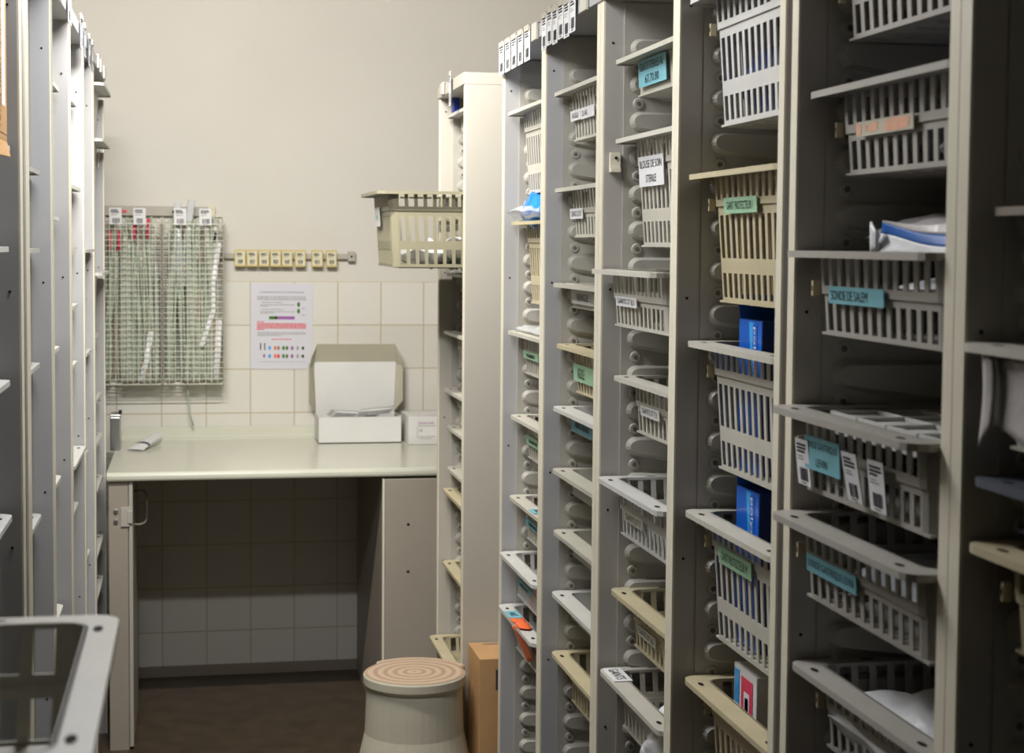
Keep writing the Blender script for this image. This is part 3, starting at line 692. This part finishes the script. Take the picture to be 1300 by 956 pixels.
# R3 contents
pillow('gown_packet', (.95, 2.67, 1.502), .28, .30, .13, 'pack', 'white gown packet inside the BLOUSE DE SOIN basket', 'packet', 12, (0, 0, 0), .1)
pillow('glove_packet', (.92, 2.60, 1.362), .25, .25, .05, 'pack', 'white glove packets inside the GANTS ST basket', 'packet', 13, (0, 0, 0), .1)
pillow('glove_packet', (.95, 2.60, 1.17), .25, .2, .12, 'clearfilm', 'clear packet rising from the small GANTS 7 labelled basket', 'packet', 14, (0, 0, 0), .1)
pillow('glove_packet', (.88, 2.64, .783), .2, .28, .06, 'pack', 'white packets inside the dim basket of fourth cabinet', 'packet', 15, (0, 0, 0), .1)
mb = MB()
mb.grid(lambda u, v: (.80 + .02 * u + .05 * v, 2.60 - .03 * v + .018 * u, .86 + .07 * v * (1 - .2 * u)), 2, 8, 'white')
mb.grid(lambda u, v: (.81 + .02 * u + .03 * v, 2.57 - .06 * v + .012 * u, .86 + .055 * v * (1 - .2 * u)), 2, 8, 'white')
o = mb.build('paper_strips', smooth=True); o.modifiers.new('t', 'SOLIDIFY').thickness = .001
tag(o, 'thin white paper strips sticking up from the dim brownish-rimmed basket', 'paper')
pillow('paper_bag', (.83, 2.60, .64), .13, .17, .085, 'pack', 'crumpled white paper bag on the lowest basket of fourth cabinet', 'bag', 16, (0, math.radians(-60), 0), .2)
# R1 bag and film
pillow('plastic_bag', (.84, 3.66, 1.549), .17, .26, .07, 'bluefilm', 'crumpled bright blue bag on the deep yellowed basket', 'bag', 17, (0, math.radians(-8), .1), .35)
pillow('plastic_wrapper', (.785, 3.715, 1.552), .12, .2, .032, 'clearfilm', 'clear crumpled wrapper in front of the bright blue bag', 'wrapper', 18, (0, math.radians(6), .1), .35)
pillow('plastic_wrapper', (.79, 3.66, 1.297), .10, .30, .014, 'clearfilm', 'flat clear film lying on the basket with green strip', 'wrapper', 19, (0, 0, 0), .3)
pillow('packet', (.9, 3.64, 1.75), .18, .2, .045, 'bluefilm', 'blue packet inside the topmost deep basket beneath the five tags', 'packet', 20, (0, 0, 0), .1)
pillow('packet', (.9, 3.15, 1.246), .18, .2, .07, 'pack', 'white green packet rising from the yellowed basket of fifth cabinet', 'packet', 21, (0, 0, 0), .1)
mb = MB().cyl((0, 0, 0), (0, 0, .075), .022, 'blue', 16).cyl((0, 0, .075), (0, 0, .085), .012, 'white', 12)
bt = empty('bottle', (.70, 4.458, 1.850), 'small blue bottle standing at the top of the blank-sided cabinet', 'bottle'); mb = MB().box(-.010, .010, -.012, .012, -.001, .048, 'navyblue'); mb.build('body', bt, bevel=.004)
MB().cyl((0, 0, .048), (0, 0, .056), .006, 'dblue', 12).build('cap', bt)
# white packs in the pulled out basket
for k, (x, y, w_, a) in enumerate(((.60, 4.29, .13, .3), (.71, 4.23, .16, -.2), (.66, 4.37, .14, .1), (.82, 4.30, .17, .4))):
    pillow('compress_packet', (x, y, 1.446 + .010 * (k % 2)), w_, .12, .05, 'pack', '%s white packet in the pulled-out basket of the blank-sided cabinet' % ('frontmost', 'near side', 'far side', 'rearmost')[k], 'packet', 30 + k, (.1 * (k - 1), .1, a), .25, grp='white packets in the pulled out basket')

# ------------------------------------------------------------------ big printed carton, top left
c = empty('printed_carton', (-.331, 2.39, 1.645), 'brown printed cardboard carton high in the leftmost cabinet', 'carton')
mb = MB().box(-.2, .06, -.17, .17, 0, .30, 'card_b'); mb.build('carton', c, bevel=.001)
for (a, b_) in (((-.02, .055), 0), ):
    MB().hexa([(-.10, -.172, -.035), (.03, -.172, -.03), (.03, -.168, -.03), (-.10, -.168, -.035), (-.12, -.172, 0), (.06, -.172, 0), (.06, -.168, 0), (-.12, -.168, 0)], 'card_b').build('bottom_flap', c)
MB().hexa([(.062, -.16, -.03), (.066, -.16, -.03), (.066, .16, -.022), (.062, .16, -.022), (.056, -.17, 0), (.06, -.17, 0), (.06, .17, 0), (.056, .17, 0)], 'card_b').build('bottom_flap', c)
mb = MB(); printed(mb, (.0602, 0, .15), (0, 1, 0), (0, 0, 1), .33, .28, 'card_b', [('r', -.06, -.1, -.02, .1, 'card_w'), ('r', .10, -.10, .14, .07, 'card_w')], t=.0004)
printed(mb, (.0608, .02, .15), (0, 0, -1), (0, 1, 0), .24, .05, 'card_b', [('t', 'REF 4024 LOT', 0, 0, .22, .035, 'black')], t=.0003)
printed(mb, (.0608, .075, .12), (0, 0, -1), (0, 1, 0), .2, .03, 'card_b', [('t', 'FRAGILE 1000 PCS', 0, 0, .19, .014, 'black')], t=.0003)
mb.build('front_print', c)
mb = MB(); printed(mb, (-.01, -.1703, .15), (1, 0, 0), (0, 0, 1), .13, .29, 'card_b', [('r', -.05, -.08, -.02, .12, 'card_w'), ('r', .035, -.06, .055, .1, 'card_w')], t=.0004)
printed(mb, (-.0, -.1708, .16), (0, 0, -1), (1, 0, 0), .24, .03, 'card_b', [('t', 'STERILE 10', 0, 0, .2, .022, 'black')], t=.0003)
mb.build('side_print', c)
# carton stands on a basket of its own
basket('L0', 0, -.272, 1.642, 10, 'plastic', 'slotted basket under the brown printed carton')['label'] = 'slotted basket under the brown printed carton in the leftmost cabinet'

# ------------------------------------------------------------------ worktop and cupboards under it
ZT = .825; Y0 = 4.905
wt = empty('worktop', (0, Y0, ZT), 'long cream laminate worktop with rounded front edge along the tiled wall', 'worktop')
x0, x1 = -.25, 1.36; th = .026
prof = [(.006, -th), (.002, -th + .003), (0, -th + .008), (0, -.010), (.003, -.003), (.010, 0), (.80, 0), (.822, .004), (.828, .012), (.829, .036), (.835, .040), (.843, .040), (.843, -th)]
MB().prism([(x0, p[0], p[1]) for p in prof], [(x1, p[0], p[1]) for p in prof], 'worktop').build('top', wt, bevel=0)
uc = empty('base_cupboard', (.56, Y0 + .03, 0), 'beige cupboard with closed door at right under the worktop', 'cupboard')
MB().box(0, .018, 0, .79, 0, .797, 'door').build('side_panel', uc)
MB().box(.46, .478, 0, .79, 0, .797, 'door').build('side_panel', uc)
MB().box(.018, .46, .03, .78, .10, .118, 'door').build('bottom_panel', uc)
d = MB().box(.004, .474, -.020, -.001, .02, .792, 'door').build('door', uc, bevel=.004)
mb = MB()
for z in (.652, .508): MB().cyl((.075, -.0203, z), (.075, -.0211, z), .0045, 'hole', 10).build('screw_hole', d)  # dark disc, its colour giving the hole's shade
MB().box(-.003, .003, -.021, -.001, .02, .792, 'edge').build('door_edge', d)
ul = empty('base_cupboard', (-.245, Y0 + .02, 0), 'beige cupboard end with hinge and bow handle at left under the worktop', 'cupboard')
MB().box(0, .055, -.004, .014, 0, .797, 'door').build('front_frame', ul)
MB().box(.045, .057, .014, .8, 0, .797, 'door').build('side_panel', ul)
MB().box(.0575, .068, -.006, .40, .01, .795, 'endpanel').build('open_door', ul)['label'] = 'open door leaf seen edge on'
mb = MB().box(.034, .060, -.010, -.004, .665, .722, 'endpanel').box(.054, .068, -.014, -.006, .675, .712, 'endpanel')
for z in (.67, .70): mb.cyl((.020, -.004, z + .01), (.020, -.009, z + .01), .007, 'steel', 12)
mb.build('hinge', ul, bevel=.001)
mb = MB().tube([(.068, .10, .755), (.085, .10, .757), (.100, .10, .752), (.106, .10, .74), (.106, .10, .67), (.100, .10, .658), (.085, .10, .652), (.068, .10, .654)], .003, 'filler', 8)
mb.build('handle', ul, smooth=True)

# ------------------------------------------------------------------ open white box on worktop
def obox():
    x0, x1, y0, y1, h = .411, .689, 5.535, 5.715, .088; t = .003
    r = empty('open_box', ((x0 + x1) / 2, (y0 + y1) / 2, ZT + .0005), 'open white cardboard box with raised lid and papers inside, on the worktop', 'box')
    w, d = (x1 - x0) / 2, (y1 - y0) / 2
    mb = MB().box(-w, w, -d, -d + t, 0, h, 'card_w').box(-w, w, d - t, d, 0, h, 'card_w').box(-w, w, -d, d, 0, t, 'card_w')
    mb.box(-w, -w + t, -d + .004, d, 0, h, 'card_w').box(w - t, w, -d + .004, d, 0, h, 'card_w').box(-w - .0015, -w, -d + .002, -d + .006, 0, h, 'filler').box(w, w + .0015, -d + .002, -d + .006, 0, h, 'filler')
    mb.box(-w + .001, w - .001, -d + t, -d + 2 * t, 0, h + .001, 'card_in')
    mb.build('tray', r)
    # lid: panel rising from the back edge, leaning to the wall, with side flaps and top flap bending to the viewer
    L = .175; a = math.radians(4)
    def P(x, s, f): return (x, d + s * math.sin(a) * .3 - f * math.cos(a), h + s * math.cos(a) + f * math.sin(a))
    def sheet(mb, q, m, t=.0025):
        q = [Vector(p) for p in q]; n = (q[1] - q[0]).cross(q[2] - q[1]).normalized() * t
        mb.prism(q, [p + n for p in q], m)
    mb = MB(); sheet(mb, [P(-w + .004, 0, 0), P(w - .004, 0, 0), P(w + .003, L, 0), P(-w - .003, L, 0)], 'card_w'); lid = mb.build('lid', r)
    mb = MB()
    for s in (-1, 1):
        q = [P(s * (w - .004), .0, 0), P(s * (w + .003), L, 0), P(s * (w + .022), L - .006, .038), P(s * (w + .022), .038, .038)]
        sheet(mb, q if s > 0 else q[::-1], 'card_in')
        o = mb.build('side_flap', lid); mb = MB()
    mb = MB(); q = [P(-w - .003, L, 0), P(w + .003, L, 0), P(w - .004, L + .062, .045), P(-w + .004, L + .062, .045)]
    sheet(mb, q, 'card_in'); mb.build('tuck_flap', lid)
    for s in (-1, 1):
        mb = MB(); q = [P(s * (w + .003), L, 0), P(s * (w - .004), L + .062, .045), P(s * (w + .016), L + .018, .052), P(s * (w + .022), L - .012, .042)]
        sheet(mb, q if s < 0 else q[::-1], 'card_in'); mb.build('corner_flap', lid)
    return r
ob = obox()
for k, (x, y, s, rz) in enumerate(((.525, 5.62, .15, .1), (.60, 5.61, .12, -.2))):
    mb = MB()
    for j in range(5):
        mb.grid(lambda u, v, j=j: ((u - .5) * s + .004 * j, (v - .5) * .1, .004 * j + .012 * u * (1 if k else -1) + .004 ), 2, 2, 'white')
    o = mb.build('leaflet_stack', loc=(x, y, ZT + .083), smooth=True); o.rotation_euler = (0, 0, rz); o.modifiers.new('t', 'SOLIDIFY').thickness = .001
    tag(o, '%s stack of white leaflets lying in the open white box' % ('left', 'right')[k], 'papers', 'leaflets in the open box')
r = empty('closed_box', (.81, 5.545, ZT + .0005), 'closed white box with printed label right of the open box', 'box')
MB().box(-.104, .12, -.076, .12, 0, .094, 'card_w').build('carton', r, bevel=.0015)
mb = MB(); printed(mb, (-.045, -.0765, .048), (1, 0, 0), (0, 0, 1), .07, .07, 'card_w', [('r', -.028, .014, .034, .0155, 'grey_ink'), ('t', 'SENSICARE', .0, .024, .055, .008, 'violet'), ('r', -.03, -.026, -.028, .012, 'greyprint'), ('r', -.025, -.022, .03, -.0205, 'grey_ink'), ('r', -.025, -.028, .02, -.0265, 'grey_ink'), ('t', '100', -.018, .0, .012, .01, 'grey_ink')], t=.0005)
mb.build('label', r)
mb = MB(); printed(mb, (.01, -.005, .0945), (1, 0, 0), (0, 1, 0), .12, .09, 'white', [('r', -.055, -.042, .055, -.039, 'violet'), ('r', -.04, -.01, .04, -.006, 'greyprint')], t=.0008); mb.build('top_sheet', r)

# metal box and cream tube at left
r = empty('metal_dispenser', (-.265, 5.48, ZT + .0005), 'small shiny metal box at the left end of the worktop', 'dispenser')
MB().box(-.0, .032, -.045, .05, 0, .108, 'steel').build('body', r, bevel=.003)
MB().box(-.0, .034, -.047, .05, .110, .116, 'steel').build('lid', r, bevel=.002); MB().box(.026, .036, -.03, -.01, .117, .128, 'black').build('knob', r)
t = empty('ointment_tube', (-.155, 5.50, ZT + .0005), 'white squeezed tube with dark blue band lying on the worktop', 'tube')
def tubefn(u, v):
    a = 2 * PI * v; k = u ** .7; w_ = .030 * (1 - k) + .0185 * k; hh = .002 * (1 - k) + .0175 * k
    return (w_ * math.cos(a), -.09 + .17 * u, .018 * k + .003 + hh * math.sin(a))
mb = MB().grid(tubefn, 20, 20, lambda u, v: 'navy' if .28 < u < .38 else 'white')
o = mb.build('tube_body', t, smooth=True); 
mb = MB().cyl((0, .08, .021), (0, .105, .021), .018, 'white', 16); mb.build('cap', t, bevel=.001)
t.rotation_euler = (0, 0, -.35)

# ------------------------------------------------------------------ poster, tag rail with yellow blocks
mb = MB(); pw, ph = .213, .296
it = [('t', 'RECOMMANDATIONS POUR L UTILISATION DES FLACONS', 0, .118, .152, .0042, 'black')]
def para(x0, x1, y, n, m, dy=.0052, th=.0030, last=1., seed=0):
    rr = random.Random(seed)
    for k in range(n):
        x = x0; e = x1 if k < n - 1 else x0 + (x1 - x0) * last
        while x < e:
            q = min(e, x + .004 + .012 * rr.random()); it.append(('r', x, y - th, q, y, m)); x = q + .0016
        y -= dy
para(-.085, .083, .104, 3, 'greyprint', seed=1)
para(-.07, .0, .084, 1, 'greyprint', seed=2); para(-.074, .045, .076, 2, 'greyprint', last=.25, seed=3)
para(-.07, .005, .060, 1, 'greyprint', seed=4); para(-.074, .045, .052, 2, 'greyprint', last=.4, seed=5)
for y in (.076, .053): it += [('e', .057, y, .0052, .0085, 'green_d')]; para(.068, .08, y - .012, 1, 'greyprint', seed=6)
it += [('r', -.044, .024, -.02, .035, 'green_d'), ('r', -.02, .024, .044, .035, 'violet'), ('r', -.022, .024, -.017, .035, 'filler')]
para(-.085, -.06, .017, 1, 'red_ink', seed=7); para(-.085, .083, .011, 5, 'red_ink', dy=.0050, th=.0036, last=.15, seed=8)
para(-.083, .083, -.020, 3, 'greyprint', last=.5, seed=9); para(-.035, .033, -.043, 1, 'red_ink', seed=10)
row1 = [(-.041, 'blue_l'), (-.022, 'orange'), (-.011, 'filler'), (.006, 'green_d'), (.018, 'green_d'), (.036, 'violet'), (.055, 'greyprint')]
for x, m_ in row1:
    it.append(('e', x, -.075, .0047, .0072, m_)); it.append(('e', x, -.103, .0047, .0075, m_ if m_ != 'filler' else 'pink'))
it += [('e', -.060, -.102, .004, .006, 'violet')]
for yy in (-.075, -.103): it += [('e', .073, yy, .005, .0065, 'greyprint'), ('e', .073, yy, .0038, .005, 'poster')]
for x in (-.074, -.060): it += [('r', x, -.082, x + .0035, -.058, 'black')]
para(-.075, .082, -.122, 1, 'greyprint', th=.0016, seed=11)
printed(mb, (0, 0, 0), (1, 0, 0), (0, 0, 1), pw, ph, 'poster', it, t=.0008)
o = mb.build('poster', loc=(.2995, 5.7475, 1.2095)); o.rotation_euler = (0, math.radians(.4), 0)
tag(o, 'white paper notice with green, red and violet print taped to the tiles', 'poster')

rl = empty('tag_rail', (.33, 5.745, 1.452), 'thin grey wall rail carrying the small yellow blocks', 'rail')
MB().box(-.24, .215, -.012, .0, -.009, .009, 'rail').build('bar', rl, bevel=.001)
MB().box(.196, .22, -.018, 0, -.016, .018, 'rail').cyl((.208, -.0181, 0), (.208, -.019, 0), .004, 'hole', 10).build('end_cap', rl, bevel=.001)
BX = [(.137, .176), (.178, .217), (.219, .256), (.258, .296), (.297, .335), (.342, .380), (.399, .439), (.449, .487)]
bo = ('leftmost', 'second', 'third', 'fourth', 'fifth', 'sixth', 'seventh', 'rightmost')
for k, (a, b_) in enumerate(BX):
    w_ = b_ - a - .0012; r = empty('yellow_block', ((a + b_) / 2, 5.7325, 1.416), '%s%s of eight yellow barcode blocks on the wall rail' % (bo[k], '' if k in (0, 7) else ' from left'), 'block', 'yellow blocks on the wall rail')
    MB().box(-w_ / 2, w_ / 2, -.016, 0, 0, .058, 'yellow').build('block', r, bevel=.0012)
    mb = MB(); rr = random.Random(k); printed(mb, (0, -.0163, .029), (1, 0, 0), (0, 0, 1), w_ * .82, .046, 'yellow_w', barcode_items(w_ * .82, .044, seed=60 + k), t=.0006); mb.build('label', r)

# ------------------------------------------------------------------ wire mesh bins with bundled tubes
ZB, ZTP, ZLO = 1.02, 1.575, 0
def wirebin(xa, xb, label, seed):
    r = empty('wire_bin', ((xa + xb) / 2, 5.69, ZB), label, 'wire bin', 'wire bins on the wall')
    w_ = (xb - xa) / 2; d = .055; H = ZTP - ZB
    def mesh_side(fn, L, name, hh):
        mb = MB(); n = max(2, round(L / .0192)); nv = round(hh / .0192); wr = .0013
        for k in range(n + 1):
            p, q = fn(k / n, 0), fn(k / n, 1); mb.cyl(p, q, wr if k % n else .002, 'wire', 5)
        for k in range(nv + 1):
            p, q = fn(0, k / nv), fn(1, k / nv); mb.cyl(p, q, wr if k % nv else .002, 'wire', 5)
        return mb.build(name, r)
    mesh_side(lambda u, v: (-w_ + 2 * w_ * u, -d, H * v * .97), 2 * w_, 'front_mesh', H)
    mesh_side(lambda u, v: (-w_ + 2 * w_ * u, d, (H + .01) * v), 2 * w_, 'back_mesh', H)
    mesh_side(lambda u, v: (-w_, -d + 2 * d * u, H * v), 2 * d, 'side_mesh', H)
    mesh_side(lambda u, v: (w_, -d + 2 * d * u, H * v), 2 * d, 'side_mesh', H)
    mesh_side(lambda u, v: (-w_ + 2 * w_ * u, -d + 2 * d * v, 0), 2 * w_, 'bottom_mesh', 2 * d)
    return r
wirebin(-.31, -.106, 'left wire mesh bin full of pale green tubes, beside the left cabinets', 1)
wirebin(-.100, .099, 'right wire mesh bin full of pale green tubes, beside the yellow blocks', 2)
tr = empty('hanging_rail', (-.1, 5.745, 1.60), 'grey wall rail with cream end cap above the wire bins', 'rail')
MB().box(-.22, .15, -.014, 0, -.014, .018, 'rail').build('bar', tr, bevel=.001)
MB().box(.15, .172, -.018, 0, -.022, .022, 'yellow_w').cyl((.16, -.0181, .008), (.16, -.019, .008), .003, 'hole', 8).build('end_cap', tr, bevel=.001)
MB().box(-.16, -.12, -.018, -.014, -.004, .004, 'red_ink').box(.03, .06, -.018, -.014, -.004, .004, 'black').build('label_strip', tr)

def bundle(xa, xb, label, seed, n, grp):
    """tubes in long thin sleeves standing in the bin; nobody could count them"""
    rr = random.Random(seed); mb = MB()
    cl = [(.10, .03), (.42, .08), (.52, .08), (.68, .07), (.90, .05)]
    for k in range(n):
        c_, sg = cl[k % len(cl)]
        u = min(.97, max(.03, rr.gauss(c_, sg))); x = xa + (xb - xa) * u; y = 5.655 + .075 * rr.random() ** 1.5
        topz = 1.40 + .19 * rr.random(); dx = (xa + (xb - xa) * (.2 if u < .35 else .5 if u < .75 else .8) - x) * .8 + rr.uniform(-.02, .02); ph = rr.random() * 6
        m_ = 'beigetube' if k % 12 == 0 else ('greensleeve' if k % 3 == 0 else 'greentube')
        r_ = {'greentube': .0030, 'greensleeve': .0085, 'beigetube': .0045}[m_] * rr.uniform(.8, 1.3)
        am = rr.uniform(.001, .006); pts = []
        for j in range(15):
            s = j / 14; z = 1.028 + (topz - 1.028) * s
            xx = x + dx * s ** 1.6 + am * math.sin(s * 3.5 + ph); xx = min(xb - .009, max(xa + .009, xx))
            pts.append((xx, y + .004 * math.sin(s * 3 + ph), z))
        if k % 4 == 0:    # looped back at the bottom
            x2 = min(xb - .01, max(xa + .01, x + rr.uniform(-.035, .035))); pts = [(x2, y, 1.25 + .15 * rr.random()), (x2, y, 1.12), (x2 * .9 + x * .1, y, 1.06), ((x + x2) / 2, y, 1.033), (x2 * .1 + x * .9, y, 1.06)] + pts[3:]
        mb.tube(pts, r_, m_, 6, .4 if m_ == 'greensleeve' else 1)
    o = mb.build('tube_bundle', smooth=True); return tag(o, label, 'tubes', grp, 'stuff')
bundle(-.305, -.111, 'bundle of pale green tubes and sleeves in the left wire bin', 5, 90, 'tube bundles')
bundle(-.095, .094, 'bundle of pale green tubes and sleeves in the right wire bin', 6, 90, 'tube bundles')
def sleeve(pts, w_, m_, label, name='clear_sleeve', cat='sleeve', flat=.25, r=None):
    mb = MB().tube(pts, w_, m_, 8, flat); return tag(mb.build(name, smooth=True), label, cat)
sleeve([(.085, 5.648, 1.50), (.065, 5.648, 1.36), (.066, 5.646, 1.27), (.050, 5.645, 1.22), (.030, 5.646, 1.16), (.022, 5.648, 1.145)], .009, 'pack', 'crinkled white sleeve slanting across the right wire bin')
sleeve([(.084, 5.647, 1.24), (.080, 5.647, 1.13), (.074, 5.648, 1.035)], .011, 'pack', 'white sleeve at the lower right corner of the right wire bin')
sleeve([(-.11 + -.03, 5.648, 1.2), (-.155, 5.648, 1.10), (-.175, 5.648, 1.03)], .010, 'pack', 'white sleeve at the bottom of the left wire bin')
sleeve([(-.052, 5.66, 1.63), (-.05, 5.66, 1.5), (-.045, 5.66, 1.33)], .012, 'clearfilm', 'clear sleeve standing up at the left of the right wire bin')
sleeve([(-.005, 5.66, 1.64), (-.02, 5.66, 1.52), (-.03, 5.66, 1.35)], .012, 'clearfilm', 'clear pointed sleeve rising highest above the right wire bin')
for k, (x, z) in enumerate(((-.275, 1.50), (-.245, 1.50), (-.195, 1.53), (-.15, 1.54))):
    mb = MB().tube([(x, 5.655, z - .03), (x + .002, 5.655, z), (x + .003, 5.656, z + .035)], .0055, 'pink', 8)
    tag(mb.build('red_connector', smooth=True), '%s red tube connector from left in the left wire bin' % ('first', 'second', 'third', 'fourth')[k], 'connector', 'red connectors in the left wire bin')
mb = MB().tube([(.069, 5.65, 1.50), (.074, 5.65, 1.53)], .005, 'black', 8); tag(mb.build('black_connector', smooth=True), 'black tube connector at the upper right of the right wire bin', 'connector')
mb = MB().tube([(-.022, 5.70, 1.03), (-.018, 5.70, .97), (-.012, 5.70, .91), (-.002, 5.705, .873)], .0028, 'greentube', 8)
tag(mb.build('dangling_tube', smooth=True), 'single green tube dangling below the right wire bin', 'tube')
for k, x in enumerate((-.265, -.187, -.055, .028 - .0)):
    w_, h_ = .040, .055; mb = MB()
    printed(mb, (0, 0, 0), (1, 0, 0), (0, 0, 1), w_, h_, 'white', barcode_items(w_, h_, seed=80 + k), t=.0015, edge='navy')
    mb.box(-.004, .004, -.0008, .03, h_ / 2 - .006, h_ / 2 - .002, 'wire')
    tag(mb.build('barcode_tag', loc=(x + .012, 5.630, 1.582)), '%s barcode tag hung on the wire bins' % ('leftmost', 'second from left', 'third from left', 'rightmost')[k], 'tag', 'tags on the wire bins')

# ------------------------------------------------------------------ stool, carton on floor
ZS = .445
st = empty('step_stool', (.532, 3.985, 0), 'round stool with ringed tan top in front of the blank-sided cabinet', 'stool')
def out(a, s=1.):
    r0 = .126; q = math.cos(a - math.radians(72)); lobe = .022 * max(0, q) ** .5 if q > .55 else 0
    return (r0 + lobe) * s
n = 72
def ring(s, z): return [(out(2 * PI * k / n, s) * math.cos(2 * PI * k / n), out(2 * PI * k / n, s) * math.sin(2 * PI * k / n), z) for k in range(n)]
mb = MB().prism(ring(.97, 0), ring(.97, .003), 'rings'); o = mb.build('seat_pad', st, (0, 0, ZS - .002))
lv = [(.98, ZS), (1.0, ZS - .004), (1.0, ZS - .022), (.96, ZS - .03)]
mb = MB()
for (s0, z0), (s1, z1) in zip(lv, lv[1:]): mb.prism(ring(s1, z1), ring(s0, z0), 'card_in')
mb.build('seat_rim', st)
mb = MB(); pr = [(.118, ZS - .03), (.122, .30), (.14, .22), (.165, .215), (.175, .10), (.19, .03), (.19, .012)]
for (r0, z0), (r1, z1) in zip(pr, pr[1:]): mb.cyl((0, 0, z1), (0, 0, z0), r1, 'card_in', 40, r0)
mb.build('stool_body', st, smooth=False)
for k in range(3):
    a = 2 * PI * k / 3; MB().cyl((.13 * math.cos(a) - .01, .13 * math.sin(a), .014), (.13 * math.cos(a) + .01, .13 * math.sin(a), .014), .014, 'black', 12).build('castor', st)
fb = empty('floor_carton', (.775, 3.985, .0), 'brown cardboard carton standing between the blank-sided cabinet and the shelves', 'carton')
MB().box(-.095, .13, -.085, .085, 0, .492, 'card_b').build('carton', fb, bevel=.001)
mb = MB(); printed(mb, (-.005, -.02, .4925), (1, 0, 0), (0, 1, 0), .07, .05, 'card_b', [('t', 'UP', 0, 0, .04, .03, 'grey_ink')], t=.0004); printed(mb, (-.04, .065, .4925), (1, 0, 0), (0, 1, 0), .05, .02, 'card_b', [('r', -.02, -.005, .02, .005, 'grey_ink')], t=.0004)
printed(mb, (-.02, -.0855, .44), (1, 0, 0), (0, 0, 1), .07, .05, 'navy', [('r', -.025, .012, .03, .015, 'card_w'), ('e', -.01, -.006, .008, .008, 'card_w')], t=.0004)
mb.build('print', fb)

# ------------------------------------------------------------------ lamp, camera, world
def lamp(LX, LY, LZ, label, col, down, side, tilt, back=0, hl=.48):
    lf = empty('ceiling_light', (LX, LY, ZC), label, 'ceiling light')
    MB().box(-hl - .02, hl + .02, -.07, .07, LZ - ZC + .03, LZ - ZC + .06, 'white').build('housing', lf, bevel=.003)
    for q in (-.8 * hl, .8 * hl): MB().cyl((q, 0, LZ - ZC + .06), (q, 0, 0), .006, 'white', 8).build('hanger', lf)
    MB().cyl((-hl, 0, LZ - ZC + .008), (hl, 0, LZ - ZC + .008), .016, 'emit', 16).build('tube', lf)
    for y, z, e, rx in ((0, LZ - .012, down, 0), (.02, LZ, side, math.radians(tilt)), (-.02, LZ, back, math.radians(-62))):
        if not e: continue
        l = bpy.data.lights.new('lamp', 'AREA'); l.shape = 'RECTANGLE'; l.size = 2 * hl * .8; l.size_y = .03; l.energy = e; l.color = col
        o = bpy.data.objects.new('lamp', l); COL.objects.link(o); o.parent = lf; o.location = (0, y, z - ZC); o.rotation_euler = (rx, 0, 0)
lamp(.0, 3.55, 2.38, 'warm white tube light hanging over the aisle nearest the worktop', (1, .965, .91), 2.5, 41, 58)
lamp(-.05, 2.60, 2.26, 'cool white tube light hanging over the aisle nearest the camera', (.96, .97, 1), 7, 11, 58, 14)
w = bpy.data.worlds.new('room_air'); S.world = w; w.use_nodes = True
w.node_tree.nodes['Background'].inputs[0].default_value = (.9, .95, 1, 1); w.node_tree.nodes['Background'].inputs[1].default_value = .02

F, yaw, pitch, roll = 2095.73, -.19084956, .05891856, .00815033
cd = bpy.data.cameras.new('camera'); co = bpy.data.objects.new('camera', cd); COL.objects.link(co); S.camera = co
cy_, sy_, cp, sp, cr, sr = math.cos(yaw), math.sin(yaw), math.cos(pitch), math.sin(pitch), math.cos(roll), math.sin(roll)
B_ = Matrix(((1, 0, 0), (0, 0, -1), (0, 1, 0))); Rz = Matrix(((cy_, sy_, 0), (-sy_, cy_, 0), (0, 0, 1)))
Rx = Matrix(((1, 0, 0), (0, cp, -sp), (0, sp, cp))); Rr = Matrix(((cr, -sr, 0), (sr, cr, 0), (0, 0, 1)))
R = Rr @ Rx @ (B_ @ Rz)                  # world -> x right, y down, z forward
C = Matrix(((1, 0, 0), (0, -1, 0), (0, 0, -1))) @ R
co.matrix_world = Matrix.Translation((0, 0, 1.5)) @ C.transposed().to_4x4()
cd.sensor_fit = 'HORIZONTAL'; cd.sensor_width = 36; cd.lens = F / 1300 * 36
cd.shift_y = -(478 - 433.5) / 1300; cd.clip_start = .05
cd.dof.use_dof = True; cd.dof.focus_distance = 3.0; cd.dof.aperture_fstop = 9
vs = S.view_settings; vs.view_transform = 'Standard'; vs.look = 'None'; vs.gamma = 1; vs.use_curve_mapping = False; vs.exposure = 0
